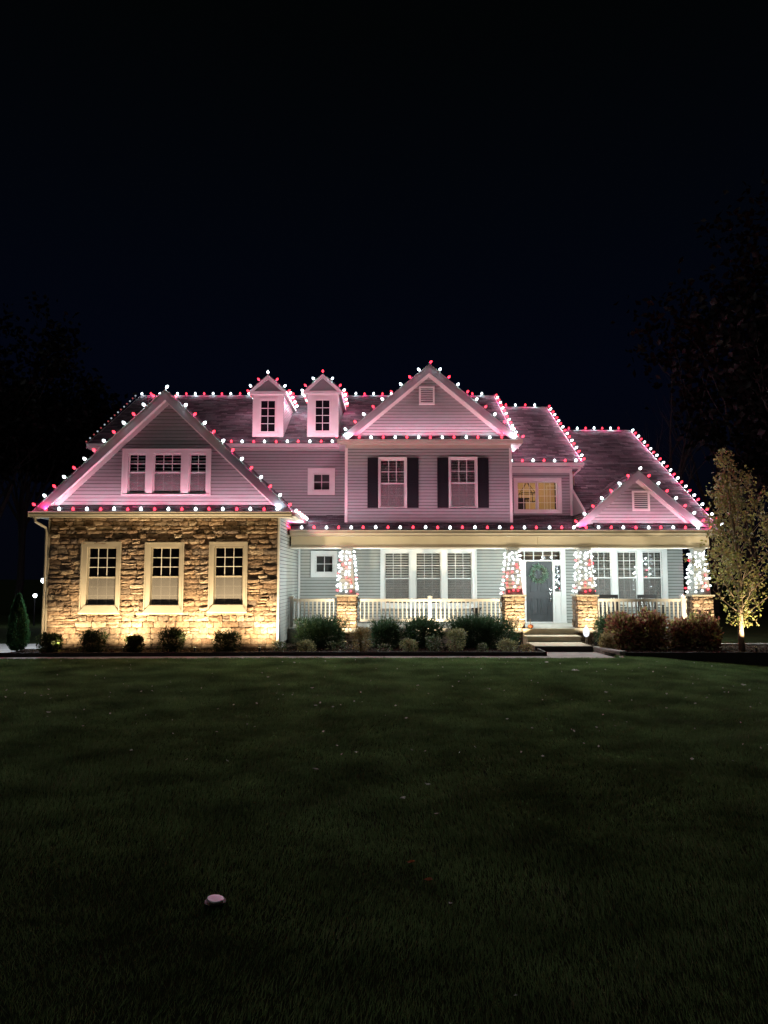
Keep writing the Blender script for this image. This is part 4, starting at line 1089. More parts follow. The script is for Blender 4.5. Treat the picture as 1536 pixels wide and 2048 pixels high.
# main roof
rz = m_rz + .03
light_string("bulb string on the long main ridge behind the two dormers", [((MX0 + .05, Yr, rz), (P(836, 792, Yr)[0], Yr, rz), (0, 0, 1), 0)], red=False)
light_string("dim bulb string down the far left end of the main roof", [((MX0 - .05, 24.6, m_ez + .1), (MX0 - .05, Yr - .3, rz - .1), (-1, .2, .25), 0)], red=True, dim=True)
light_string("bulb string along the eave beneath the two dormers", [((P(462, 889, 24.36)[0], 24.36, m_ez + .0), (P(664, 889, 24.36)[0], 24.36, m_ez), (0, 0, 1), 0)], up=True, red=True)
for Dd, lab, r0 in ((D1, "bulb string round the roof of the dormer nearest the garage gable, white at its peak", True), (D2, "bulb string round the roof of the dormer nearest the centre gable, red at its peak", False)):
    cx, hr, ze, za, yf, ybe, yba = Dd
    A = Vector((cx, yf - .02, za + .03)); Lf = Vector((cx - hr, yf - .02, ze + .05)); Rt = Vector((cx + hr, yf - .02, ze + .05)); sl_ = (za - ze) / hr
    S = thing('string_lights', lab, 'string lights', A, 'red and white string lights along the roof edges')
    pts = []
    red = r0
    seq = []
    for i in range(7): seq.append((Vector((cx - hr - .04, yf + 2.35 - .36 * i, ze + .0)), Vector((-1, 0, .8))))
    for t in (.12, .56): seq.append((Lf.lerp(A, t), Vector((-sl_, -.1, 1))))
    seq.append((A, Vector((0, -.1, 1))))
    for t in (.44, .88): seq.append((A.lerp(Rt, t), Vector((sl_, -.1, 1))))
    for i in range(8): seq.append((Vector((cx + hr + .04, yf + .15 + .33 * i, ze + .0)), Vector((1, 0, .8))))
    # colour so that the peak is white on the first dormer and red on the second
    for i, (p, d) in enumerate(seq):
        red = ((i - 9) % 2 == 1) if r0 else ((i - 9) % 2 == 0)
        put_bulb(S, p + d.normalized() * .035, d, red); pts.append(p)
    c_ = MB(); c_.tube(pts, .006, 4); build('cord', c_, M['cord'], S)
# centre gable
csl = (c_a - c_e) / CHR
ca = Vector((CX, 23.03, c_a + .03)); cl = Vector((CX - CHR, 23.03, c_e + .05)); cr_ = Vector((CX + CHR, 23.03, c_e + .05))
light_string("bulb string over the tall centre gable with its red bulb on the peak", [(cl, ca, (-csl, -.15, 1), 0), (ca, cr_, (csl, -.15, 1), 0)], red=True)
light_string("straight bulb string above the two shuttered windows", [((CX - CHR + .3, 22.98, c_e), (CX + CHR - .25, 22.98, c_e), (0, 0, 1), 0)], up=True, red=False)
# right part of the main ridge and its rake
light_string("bulb string from the main ridge down its right end behind the centre gable", [((P(925, 792, Yr)[0], Yr, rz), (MX1 - .08, Yr, rz), (0, 0, 1), 0), ((MX1 + .02, Yr - .1, rz - .05), (MX1 + .02, 24.9, m_ez + .33), (.8, -.3, .6), 0)], red=False)
light_string("bulb string on the short middle ridge and down its right edge", [((P(1012, 815, SYr)[0], SYr, s_rz + .03), (SX1 - .08, SYr, s_rz + .03), (0, 0, 1), 0), ((SX1 + .02, SYr - .1, s_rz - .02), (SX1 + .02, 24.5, s_ez + .1), (.8, -.3, .6), 0)], red=True)
light_string("bulb string along the eave above the lit upstairs window", [((P(1023, 924, 24.36)[0], 24.36, s_ez), (P(1152, 924, 24.36)[0], 24.36, s_ez), (0, 0, 1), 0)], up=True, red=False)
light_string("bulb string on the lowest ridge and down the long right edge of the roof", [((P(1138, 861, RYr)[0], RYr, r_rz + .03), (RX1 - .1, RYr, r_rz + .03), (0, 0, 1), 0), ((RX1 + .02, RYr - .15, r_rz - .05), (RX1 + .02, 22.2, p_ez + .15), (.8, -.3, .6), 0)], red=True)
rs2 = (r_a - r_e) / RHR
ra = Vector((RC, 22.11, r_a + .03)); rl = Vector((RC - RHR, 22.11, r_e + .05)); rr_ = Vector((RC + RHR, 22.11, r_e + .05))
light_string("bulb string over the small low gable with a louvred vent", [(rl.lerp(ra, .04), ra, (-rs2, -.15, 1), 0.0), (ra, rr_.lerp(ra, .05), (rs2, -.15, 1), 0.0)], red=True)
light_string("long straight bulb string on the porch gutter above all four columns", [((P(578, 1060, 21.95)[0], 21.95, p_ez + .01), (P(1421, 1060, 21.95)[0], 21.95, p_ez + .01), (0, .05, 1), 0)], up=True, red=True)

# column wraps
BCW, BCR, BCD = bulb_mesh(M['wrap_white'], 'white_wrap_bulb', .88), bulb_mesh(M['red_glow'], 'red_wrap_bulb', .72), bulb_mesh(M['red_glow_deep'], 'red_wrap_bulb', .75)
for ci, (cx, cyy, b, t, z0, z1) in enumerate(COLS):
    lab = ["red and white bulbs wound round the first column beside the garage", "red and white bulbs wound round the column left of the front door", "red and white bulbs wound round the column right of the front door", "red and white bulbs wound round the last column next to the tree"][ci]
    S = thing('column_lights', lab, 'string lights', (cx, cyy, z0), 'bulb strings wound round the porch columns')
    pts = []; turns = 11; per = 11
    tot = turns * per
    R2 = random.Random(31 + ci)
    for i in range(tot):
        f = i / tot; zz = z0 + .05 + (z1 - z0 - .08) * f + R2.uniform(-.03, .03); w = b + (t - b) * ((zz - z0) / (z1 - z0)) + .015
        ang = 2 * math.pi * (i / per) + .6 + R2.uniform(-.12, .12)
        # square path
        c_, s_ = math.cos(ang), math.sin(ang); m_ = max(abs(c_), abs(s_)); x, y = c_ / m_ * w, s_ / m_ * w
        p = Vector((cx + x, cyy + y, zz)); pts.append(p)
        nrm = Vector((c_ if abs(c_) >= abs(s_) else 0, s_ if abs(s_) > abs(c_) else 0, 0)).normalized()
        if y > w * .6 and abs(x) < w * .9 and i % 2: continue      # fewer at the back
        if abs(x) > w * .92 and abs(y) < w * .9 and i % 2: continue
        red = R2.random() < (.17 if f > .09 else .6)
        if f > .84: red = False
        d = nrm + Vector((R2.uniform(-.5, .5), R2.uniform(-.3, .3), R2.uniform(-.6, .5)))
        o = mk('bulb', BCR if (red and i % 3) else (BCD if red else BCW), S, orient(p + nrm * .012, d))
        if True:
            lo = bpy.data.objects.new('bulb_light', LCR if red else LCW); COL.objects.link(lo)
            lo.parent = S; lo.matrix_parent_inverse = WM[S.name].inverted(); lo.matrix_basis = orient(p + nrm * .11, -(nrm + Vector((0, 0, R2.uniform(-.2, .1)))))
    cm = MB(); cm.tube(pts, .006, 4, False); build('cord', cm, M['cord'], S)

# ------------------------------------------------------------------ uplights
def uplight(x, y, aim, label, power=UP_W, size=80, z=.13, col=(1, .80, .50), blend=.7, base=.03):
    U = thing('garden_spotlight', label, 'spotlight', (x, y, base), 'garden spotlights shining up at the house')
    a = Vector(aim) - Vector((x, y, z)); d = a.normalized()
    mb = MB(); mb.tube([(x, y, base - .02), (x, y, z - .03)], .008, 6); build('stake', mb, M['metal_dark'], U)
    c = Vector((x, y, z))
    mb = MB(); mb.tube([c - d * .06, c - d * .05, c + d * .045], [.02, .032, .036], 10); mb.tube([c + d * .045, c + d * .07], .039, 10, False); build('housing', mb, M['metal_dark'], U)
    mb = MB(); mb.tube([c + d * .046, c + d * .050], .03, 10); build('lens', mb, M['warm_lens'], U)
    l = bpy.data.lights.new('spot_beam', 'SPOT'); l.energy = power; l.color = col; l.spot_size = math.radians(size); l.spot_blend = blend; l.shadow_soft_size = .02
    o = bpy.data.objects.new('spot_beam', l); COL.objects.link(o); o.matrix_world = orient(c + d * .09, -d)
for px, lab in ((124, "garden spotlight by the left corner of the stone wall, behind the first bush"), (258, "garden spotlight between the second and third bush by the stone wall"), (397, "garden spotlight between the last two bushes by the stone wall"), (524, "garden spotlight at the right corner of the stone wall")):
    x = P(px, 1290, 20.0)[0]; uplight(x, 19.60, (x, YG + .05, 2.5), lab, UP_W * 1.75, 164, col=(1, .74, .42), blend=1.0)
for c_, lab in ((c1, "garden spotlight under the first porch column"), (c2, "garden spotlight under the column left of the door"), (c3, "garden spotlight under the column right of the door"), (c4, "garden spotlight under the last column")):
    x = (c_[0] + c_[1]) / 2; uplight(x, 21.45, (x, 22.5, 2.3), lab, UP_W * 1.5, 110, blend=1.0)
x = P(859.5, 1250, 21.8)[0]; uplight(x, 21.6, (x, 22.5, 2.0), "garden spotlight under the middle post of the long railing", UP_W * 1.3, 115)
TX, TY = P(1484, 1290, 19.9)[0], 19.9
uplight(TX + .15, TY - .45, (TX, TY, 1.6), "garden spotlight at the foot of the autumn tree", UP_W * 1.5, 95, z=.16, base=.06)

# ------------------------------------------------------------------ plants
def leaf_mesh(name, pts, dirs, L, Wd, mats, seed=0, up=None, extra=None, fold=True):
    """one small folded leaf at each point: numpy, one mesh"""
    g = np.random.default_rng(seed); n = len(pts); pts = np.asarray(pts, float); d = np.asarray(dirs, float)
    d = d / (np.linalg.norm(d, axis=1, keepdims=True) + 1e-9)
    r = g.normal(size=(n, 3)); s = np.cross(d, r); s /= (np.linalg.norm(s, axis=1, keepdims=True) + 1e-9); nn = np.cross(d, s)
    ln = L * g.uniform(.6, 1.25, (n, 1)); wd = Wd * g.uniform(.7, 1.2, (n, 1))
    a = pts; b = pts + d * ln * .5 + s * wd + nn * wd * .35; c = pts + d * ln; e = pts + d * ln * .5 - s * wd + nn * wd * .35
    V = np.stack([a, b, c, e], 1).reshape(-1, 3)
    idx = np.arange(n)[:, None] * 4
    Fc = np.concatenate([idx + [0, 1, 2], idx + [0, 2, 3]], 1).reshape(-1, 3)
    me = bpy.data.meshes.new(name); me.vertices.add(len(V)); me.vertices.foreach_set('co', V.ravel())
    nf = len(Fc); me.loops.add(nf * 3); me.loops.foreach_set('vertex_index', Fc.ravel().astype(np.int32))
    me.polygons.add(nf); me.polygons.foreach_set('loop_start', np.arange(0, nf * 3, 3, dtype=np.int32)); me.polygons.foreach_set('loop_total', np.full(nf, 3, dtype=np.int32))
    t = me.attributes.new('tone', 'FLOAT', 'FACE'); tv = np.repeat(g.uniform(.02, .98, n), 2); t.data.foreach_set('value', tv)
    me.materials.append(mats); me.update(calc_edges=True); me.validate()
    return me

def dome_points(g, n, rx, ry, rz, lump=5, inner=.35, flat=.15):
    """points in an uneven mound with several lobes"""
    cs = []
    for i in range(lump):
        a = 2 * math.pi * i / lump + g.uniform(-.4, .4); k = g.uniform(.25, .55)
        cs.append((k * rx * math.cos(a), k * ry * math.sin(a), rz * g.uniform(.3, .6), g.uniform(.45, .65)))
    cs.append((0, 0, rz * .5, .6))
    out = []; dr = []
    while len(out) < n:
        c = cs[g.integers(len(cs))]; v = g.normal(size=3); v /= np.linalg.norm(v); rr = g.uniform(inner, 1) ** .5 * c[3]
        p = np.array([c[0] + v[0] * rr * rx, c[1] + v[1] * rr * ry, c[2] + v[2] * rr * rz * .9])
        if p[2] < rz * .04: continue
        out.append(p); dr.append(v + np.array([0, 0, .35]))
    return np.array(out), np.array(dr)

def shrub(x, y, w, h, kind, label, n=900, L=.045, Wd=.014, lump=6, base=.05, dep=None, spiky=0, group=None, name='shrub', cat='shrub', seed=None, stems=7):
    seed = seed or R.randrange(9999); g = np.random.default_rng(seed)
    S = thing(name, label, cat, (x, y, base), group)
    pts, dr = dome_points(g, n, w / 2, (dep or w) / 2, h, lump)
    if spiky:
        # upright shoots breaking the outline
        m = spiky; a = g.uniform(0, 2 * math.pi, m); k = np.sqrt(g.uniform(0, 1, m)); bx, by = np.cos(a) * k * w / 2 * .9, np.sin(a) * k * (dep or w) / 2 * .9
        top = h * (.75 + .25 * np.sqrt(1 - k * k)) ; ll = g.uniform(.4, 1.0, m) * h * (.42 if kind == 'yew' else .28)
        ex, ed = [], []
        for i in range(m):
            lean = np.array([math.cos(a[i]) * k[i] * .6 + g.uniform(-.25, .25), math.sin(a[i]) * k[i] * .5, 1.0]); lean /= np.linalg.norm(lean)
            b0 = np.array([bx[i], by[i], top[i] * .78])
            for q in range(9):
                ex.append(b0 + lean * ll[i] * q / 8 * 1.0); v = g.normal(size=3) * .7 + lean; ed.append(v)
        pts = np.vstack([pts, ex]); dr = np.vstack([dr, ed])
    pts = pts * np.array([.86, .86, 1]) + np.array([x, y, base])
    me = leaf_mesh('foliage', pts, dr, L, Wd, M[kind], seed)
    mk('foliage', me, S)
    mb = MB()
    for i in range(stems):
        a = R.uniform(0, 6.28); k = R.uniform(.1, .7)
        mb.tube([(x + R.uniform(-.03, .03), y + R.uniform(-.03, .03), base - .03), (x + math.cos(a) * k * w * .25, y + math.sin(a) * k * w * .2, base + h * .4), (x + math.cos(a) * k * w * .42, y + math.sin(a) * k * w * .4, base + h * .8)], [.012, .008, .004], 5)
    build('stem', mb, M['stem'], S)
    return S

def at(px, py, Y): return P(px, py, Y)[0]
YS = 19.50
for (pa, pb, pt_, lab) in ((72, 131, 1270, "dark rounded bush at the left corner of the stone wall"), (150, 222, 1261, "loose dark bush under the left window of the stone wall"), (246, 291, 1271, "smallest dark bush between the left and middle garage windows"), (311, 379, 1258, "tallest dark bush under the middle garage window"), (417, 488, 1262, "dark rounded bush under the right window of the stone wall")):
    x0, x1 = at(pa, 1285, YS), at(pb, 1285, YS); h = ZY(pt_, YS) - .05
    shrub((x0 + x1) / 2, YS, x1 - x0, h, 'boxwood', lab, n=2600, L=.05, Wd=.014, dep=.46, group='dark bushes along the stone wall', spiky=60, lump=7)
YW = 20.9
for (pa, pb, pt_, lab) in ((588, 702, 1241, "dark green yew between the garage wing and the first column"), (738, 806, 1246, "dark green yew right of the first column"), (803, 893, 1243, "dark green yew in front of the middle railing post"), (884, 1042, 1238, "widest dark green yew left of the front steps")):
    x0, x1 = at(pa, 1275, YW), at(pb, 1275, YW); h = ZY(pt_, YW) - .05
    shrub((x0 + x1) / 2, YW, (x1 - x0) * 1.16, h * 1.03, 'yew', lab, n=int(6500 * (x1 - x0)), L=.085, Wd=.009, dep=1.1, spiky=int(150 * (x1 - x0)), group='yews in front of the porch railing', lump=9)
for (px, pt_, wpx, kind, Yx, lab, nn_) in ((560, 1283, 34, 'white_petal', 19.7, "small pale-leaved plant at the foot of the garage corner", 260),
        (613, 1282, 44, 'pale', 19.6, "cream and green low plant in front of the leftmost yew", 620),
        (722, 1256, 50, 'twiggy', 19.75, "upright russet shrub in front of the first column", 1000),
        (818, 1280, 40, 'pale', 19.6, "round golden low plant between two yews", 620),
        (868, 1271, 46, 'white_petal', 19.65, "white-flowered plant in front of the middle yew", 420),
        (912, 1259, 52, 'pale', 19.7, "tall straggly cream-leaved shrub before the widest yew", 900),
        (966, 1288, 28, 'white_petal', 19.5, "small white-striped plant at the timber edging", 200),
        (1016, 1281, 50, 'pale', 19.6, "low green-gold plant left of the front steps", 620),
        (676, 1284, 60, 'white_petal', 19.6, "sparse white-flecked plant under the leftmost yew", 160),
        (770, 1287, 40, 'white_petal', 19.55, "sparse white-flecked plant left of the golden plant", 120),
        (1052, 1290, 36, 'twiggy', 19.55, "low russet ground plant at the bed's right corner", 240)):
    w = wpx / F * Yx; h = ZY(pt_, Yx) - .05
    shrub(at(px, 1285, Yx), Yx, w, h, kind, lab, n=nn_, L=.055, Wd=.014, dep=.45, spiky=int(nn_ / 30), lump=5, name='garden_plant', cat='plant', stems=6)
# right bed
x0, x1 = at(1186, 1270, 21.2), at(1236, 1270, 21.2)
shrub((x0 + x1) / 2, 21.2, x1 - x0, ZY(1236, 21.2) - .05, 'yew', "green yew at the foot of the column right of the door", n=3200, L=.07, Wd=.010, dep=.7, spiky=60)
shrub(at(1212, 1275, 20.1), 20.1, .55, .42, 'twiggy', "rusty low shrub at the corner of the block border", n=700, L=.07, Wd=.022, dep=.5)
for (pa, pb, pt_, lab, sd) in ((1204, 1292, 1230, "yellow-green and rust hydrangea right of the steps", 5), (1256, 1346, 1223, "dark red hydrangea in front of the railing's middle", 6), (1330, 1402, 1240, "dark brownish hydrangea left of the last column", 8), (1374, 1446, 1234, "bronze hydrangea at the foot of the last column", 9)):
    Yh = 20.5; a, b = at(pa, 1275, Yh), at(pb, 1275, Yh)
    shrub((a + b) / 2, Yh, b - a, ZY(pt_, Yh) - .05, 'hydrangea', lab, n=int(2100 * (b - a)), L=.115, Wd=.036, dep=1.0, spiky=14, lump=9, group='hydrangeas in the right bed', name='hydrangea', seed=sd)

# arborvitae
ax, ay = at(34, 1290, 19.75), 19.75
S = thing('arborvitae', "narrow green arborvitae standing alone by the driveway", 'shrub', (ax, ay, 0))
g = np.random.default_rng(3); pts = []; dr = []
H = ZY(1190, ay)
while len(pts) < 9000:
    f = g.uniform(.05, 1); a = g.uniform(0, 2 * math.pi); r_ = .26 * (min(1, f / .18) ** .6) * (1 - f ** 2.2) ** .75 * (1 + .28 * math.sin(5 * a + 9 * f) * math.sin(13 * f + a * 2)) * math.sqrt(g.uniform(.25, 1))
    pts.append((ax + r_ * math.cos(a), ay + r_ * math.sin(a), f * H)); dr.append((math.cos(a) * .5, math.sin(a) * .5, 1))
mk('foliage', leaf_mesh('foliage', pts, dr, .06, .012, M['arbor'], 3), S)
mb = MB(); mb.tube([(ax, ay, -.05), (ax, ay, H * .7)], [.03, .01], 6); build('trunk', mb, M['stem'], S)

# autumn pear tree
def grow(mb, p, d, L, r, depth, tips, RR, spread=.55, upw=.35):
    steps = 4; pts = [p]; rs = [r]; q = Vector(p); dd = Vector(d).normalized()
    for i in range(steps):
        dd = (dd + Vector((RR.uniform(-.14, .14), RR.uniform(-.14, .14), RR.uniform(-.03, .12)))).normalized(); q = q + dd * L / steps; pts.append(q.copy()); rs.append(r * (1 - .62 * (i + 1) / steps))
    mb.tube(pts, rs, 6 if r > .02 else 4, False)
    if depth == 0:
        tips.append((pts[2], dd)); tips.append((pts[3], dd)); tips.append((pts[-1], dd)); return
    for k in range(3 if depth > 1 else 3):
        i = RR.choice([2, 3, 4]); base = pts[i]; a = RR.uniform(0, 6.28)
        side = Vector((math.cos(a), math.sin(a), RR.uniform(-.1, .3))); nd = (dd * (1 - spread) + side * spread + Vector((0, 0, upw * .4))).normalized()
        grow(mb, base, nd, L * RR.uniform(.5, .72), max(.004, rs[i] * .6), depth - 1, tips, RR, spread, upw)
RR = random.Random(12)
T = thing('autumn_tree', "slender autumn tree with yellow-brown leaves lit from below, right of the house", 'tree', (TX, TY, .0))
HT = ZY(890, TY)
trunk = MB(); limbs = MB(); tips = []
tp = [(TX, TY, -.05), (TX - .02, TY, .6), (TX + .0, TY, 1.1), (TX + .02, TY, 2.2), (TX - .12, TY, 3.6), (TX - .26, TY, 4.7), (TX - .34, TY, HT - .2)]
trunk.tube(tp, [.085, .07, .062, .045, .028, .016, .006], 10)
for k in range(46):
    f = k / 45; z = .95 + f * (HT - 1.35); a = k * 2.4 + RR.uniform(-.3, .3)
    base = None
    for (p0, p1) in zip(tp[:-1], tp[1:]):
        if p0[2] <= z <= p1[2]:
            t = (z - p0[2]) / (p1[2] - p0[2]); base = Vector(p0).lerp(Vector(p1), t)
    spreadL = (1.0 - f) ** .9 * 1.15 + .14; spreadL *= (.62 + .38 * min(1, f / .12))
    if math.cos(a) > .1: spreadL *= 1.3
    d = Vector((math.cos(a), math.sin(a), .75 + f * 1.2))
    grow(limbs, base, d, spreadL * RR.uniform(.75, 1.1), .022 * (1 - f * .7), 2 if f < .75 else 1, tips, RR)
build('trunk', trunk, M['bark'], T, smooth=True); build('limbs', limbs, M['bark'], T, smooth=True)
g = np.random.default_rng(5); pts, dr = [], []
for (p, d) in tips:
    for q in range(4 if p.z < 3.4 else 3):
        o = g.normal(size=3) * .055; pts.append((p.x + o[0], p.y + o[1], p.z + o[2])); v = g.normal(size=3); v[2] -= .5; dr.append(v)
for i in range(800):
    a = g.uniform(0, 6.283); zq = g.uniform(.75, 2.6); r_ = g.uniform(.1, 1) * (.35 + .3 * (zq - .75)); pts.append((TX + .05 + r_ * math.cos(a) * 1.1, TY + r_ * math.sin(a), zq)); v = g.normal(size=3); v[2] -= .5; dr.append(v)
print('tree tips', len(tips), 'leaves', len(pts))
mk('crown', leaf_mesh('crown', pts, dr, .095, .030, M['pear'], 5), T)

# background trees
def bg_tree(x, y, h, w, kind, label, n=2600, leaf=.5, trunk_h=.35, bare=False, seed=1):
    RR = random.Random(seed); g = np.random.default_rng(seed)
    T = thing('background_tree', label, 'tree', (x, y, 0), 'dark trees behind the house')
    mb = MB(); tips = []
    grow(mb, (x, y, 0), (RR.uniform(-.05, .05), 0, 1), h * .55, h * .018, 0, [], RR)
    mb2 = MB()
    for k in range(12 if not bare else 9):
        z = h * RR.uniform(.25, .55); a = RR.uniform(0, 6.28)
        grow(mb2, (x, y, z), (math.cos(a) * .5, math.sin(a) * .5, 1), h * RR.uniform(.28, .45), h * .007, 2, tips, RR, .45)
    build('trunk', mb, M['darkbark'], T); build('limbs', mb2, M['darkbark'], T)
    if not bare:
        pts, dr = [], []
        per = max(1, n // len(tips))
        for (p, d) in tips:
            for q in range(per):
                o = g.normal(size=3) * h * .035; pts.append((p.x + o[0], p.y + o[1], p.z + o[2])); dr.append(g.normal(size=3))
        mk('crown', leaf_mesh('crown', pts, dr, leaf, leaf * .35, M[kind], seed), T)
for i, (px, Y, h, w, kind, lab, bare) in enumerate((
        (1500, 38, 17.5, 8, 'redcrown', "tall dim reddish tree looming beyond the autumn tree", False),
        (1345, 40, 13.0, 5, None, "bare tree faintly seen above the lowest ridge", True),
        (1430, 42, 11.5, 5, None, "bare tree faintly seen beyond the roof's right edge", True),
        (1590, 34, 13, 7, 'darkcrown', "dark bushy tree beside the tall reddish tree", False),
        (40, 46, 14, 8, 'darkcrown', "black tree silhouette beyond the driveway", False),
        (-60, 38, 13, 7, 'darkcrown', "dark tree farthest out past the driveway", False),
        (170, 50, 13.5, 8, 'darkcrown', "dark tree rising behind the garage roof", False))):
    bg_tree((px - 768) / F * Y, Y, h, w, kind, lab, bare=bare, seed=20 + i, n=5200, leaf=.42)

# distant lamp by the driveway
lx, lz = P(70, 1191, 31)
LP = thing('driveway_lamp', "white lamp on a thin dark post beyond the driveway", 'lamp', (lx, 31, 0))
mb = MB(); mb.tube([(lx, 31, 0), (lx, 31, lz - .12)], .035, 8); build('post', mb, M['metal_dark'], LP)
mb = MB(); mb.lathe([(.02, -.08), (.06, -.05), (.075, 0), (.06, .04), (.02, .06)], 12, (lx, 31, lz)); build('lamp_globe', mb, M['lamp_glow'], LP, smooth=True)
mb = MB(); mb.lathe([(.07, .06), (.12, .065), (.02, .13)], 12, (lx, 31, lz)); build('lamp_cap', mb, M['metal_dark'], LP)
ld = bpy.data.lights.new('post_lamp_light', 'POINT'); ld.energy = 12; ld.color = (.85, .93, 1); ld.shadow_soft_size = .1
lo = bpy.data.objects.new('post_lamp_light', ld); COL.objects.link(lo); lo.location = (lx, 31, lz)

# ------------------------------------------------------------------ small things
# wreath
wx, wz = P(1077.5, 1148, YP - .06); wr = .215
Wt = thing('wreath', "green wreath with brown cones hanging on the charcoal front door", 'wreath', (wx, YP - .06, wz))
g = np.random.default_rng(4); pts, dr, cp, cd = [], [], [], []
for i in range(900):
    a = g.uniform(0, 2 * math.pi); o = g.normal(size=3) * np.array([.035, .018, .035]); p = (wx + math.cos(a) * wr + o[0], YP - .06 + o[1], wz + math.sin(a) * wr + o[2]); pts.append(p)
    t = a + math.pi / 2; dr.append((math.cos(t) + g.normal() * .8 + math.cos(a) * .5, -.5 + g.normal() * .4, math.sin(t) + g.normal() * .8 + math.sin(a) * .5))
for c in (.5, 1.0, 2.7, 4.2, 4.6, 5.0, 3.4):
    for i in range(26): cp.append((wx + math.cos(c) * wr * .93 + g.normal() * .018, YP - .09, wz + math.sin(c) * wr * .93 + g.normal() * .018)); cd.append(g.normal(size=3) + np.array([0, -1, 0]))
mk('sprigs', leaf_mesh('sprigs', pts, dr, .10, .013, M['wreath'], 4), Wt); mk('cones', leaf_mesh('cones', cp, cd, .035, .014, M['cone'], 5), Wt)
mb = MB(); mb.tube([(wx + math.cos(a * math.pi / 8) * wr, YP - .05, wz + math.sin(a * math.pi / 8) * wr) for a in range(17)], .012, 5, False); build('ring', mb, M['stem'], Wt)
# pumpkin
pxx, pyy = P(1061, 1251, 22.12)[0], 22.1
PK = thing('pumpkin', "small orange pumpkin with a long stem on the porch edge by the door", 'pumpkin', (pxx, pyy, FZ))
mb = MB(); ns = 20; prof = [(.02, 0), (.06, .008), (.083, .04), (.085, .07), (.065, .105), (.02, .118)]; vs = []
for r_, z in prof:
    for k in range(ns): a = 2 * math.pi * k / ns; q = r_ * (1 - .09 * (k % 2)); vs.append((pxx + q * math.cos(a), pyy + q * math.sin(a), FZ + z))
mb.add(vs, [(i * ns + k, i * ns + (k + 1) % ns, (i + 1) * ns + (k + 1) % ns, (i + 1) * ns + k) for i in range(5) for k in range(ns)] + [tuple(range(ns - 1, -1, -1)), tuple(range(5 * ns, 6 * ns))])
build('shell', mb, M['pumpkin'], PK, smooth=True)
mb = MB(); mb.tube([(pxx, pyy, FZ + .11), (pxx - .01, pyy, FZ + .18), (pxx - .015, pyy, FZ + .27)], [.014, .009, .006], 6); build('stem', mb, M['stem'], PK)
# white oval ornament
ox, oz = P(1172.5, 1263, 20.75)
OR = thing('oval_ornament', "glowing white oval garden ornament on thin stakes beside the steps", 'ornament', (ox, 20.75, .06))
mb = MB(); mb.lathe([(.015, -.15), (.06, -.125), (.088, -.06), (.093, 0), (.08, .065), (.05, .115), (.018, .135), (.018, .15), (.026, .162), (.02, .178), (.005, .182)], 16, (ox, 20.75, oz), sy=.55); build('body', mb, M['globe_glow'], OR, smooth=True)
mb = MB()
for dx in (-.025, .012): mb.box(ox + dx, ox + dx + .012, 20.745, 20.757, .04, oz - .13)
build('stake', mb, M['cream'], OR)
mb = MB()
for q, (dx, dz) in enumerate(((-.03, .045), (.03, .045), (-.035, -.045), (0, -.055), (.035, -.045))): mb.box(ox + dx - .009, ox + dx + .009, 20.75 - .058, 20.75 - .050, oz + dz - .006, oz + dz + .006)
build('markings', mb, mat('grey_marking', (.3, .28, .35)), OR)
# flared planter on the porch
fx = P(953, 1230, 23.7)[0]; zt = ZY(1216, 23.7)
FP = thing('porch_planter', "black flared planter stand behind the railing near the door", 'planter', (fx, 23.7, FZ))
mb = MB(); mb.lathe([(.13, 0), (.12, .03), (.06, .16), (.055, .26), (.09, .36), (.15, zt - FZ - .02), (.17, zt - FZ)], 12, (fx, 23.7, FZ)); build('vessel', mb, M['metal_dark'], FP, smooth=True)
mb = MB(); mb.lathe([(.155, 0), (.155, .01)], 12, (fx, 23.7, zt - .03)); build('soil', mb, M['mulch'], FP)
# rocking chairs
def rocker(cx, cy, label):
    C = thing('rocking_chair', label, 'chair', (cx, cy, FZ), 'dark rocking chairs on the porch')
    w = .28; zt = ZY(1190.5, cy + .0)
    def part(name, f): mb = MB(); f(mb); build(name, mb, M['chair'], C)
    for s in (-1, 1):
        part('rocker', lambda m: m.tube([(cx + s * w, cy - .42 + .84 * t / 8, FZ + .02 + .05 * ((t - 4) / 4) ** 2) for t in range(9)], .017, 5))
        part('leg', lambda m: m.box(cx + s * w - .02, cx + s * w + .02, cy - .27, cy - .23, FZ + .03, FZ + .62))
        part('back_post', lambda m: m.prism([(cx + s * w - .02, cy + .20, FZ + .03), (cx + s * w + .02, cy + .20, FZ + .03), (cx + s * w + .02, cy + .24, FZ + .03), (cx + s * w - .02, cy + .24, FZ + .03)], [(cx + s * w - .02, cy + .36, zt), (cx + s * w + .02, cy + .36, zt), (cx + s * w + .02, cy + .40, zt), (cx + s * w - .02, cy + .40, zt)]))
        part('armrest', lambda m: m.box(cx + s * w - .045, cx + s * w + .045, cy - .30, cy + .24, FZ + .62, FZ + .645))
    part('seat', lambda m: m.box(cx - w + .0, cx + w, cy - .26, cy + .22, FZ + .39, FZ + .42))
    part('top_rail', lambda m: m.box(cx - w - .03, cx + w + .03, cy + .345, cy + .375, zt - .09, zt + .01))
    for i in range(6):
        x = cx - w + .06 + i * (2 * w - .12) / 5
        part('slat', lambda m: m.prism([(x - .022, cy + .22, FZ + .42), (x + .022, cy + .22, FZ + .42), (x + .022, cy + .235, FZ + .42), (x - .022, cy + .235, FZ + .42)], [(x - .022, cy + .35, zt - .091), (x + .022, cy + .35, zt - .091), (x + .022, cy + .365, zt - .091), (x - .022, cy + .365, zt - .091)]))
rocker(P(1217, 1200, 23.9)[0], 23.55, "dark rocking chair nearer the front door, behind the right railing")
rocker(P(1294, 1200, 23.9)[0], 23.55, "dark rocking chair nearer the last column, behind the right railing")

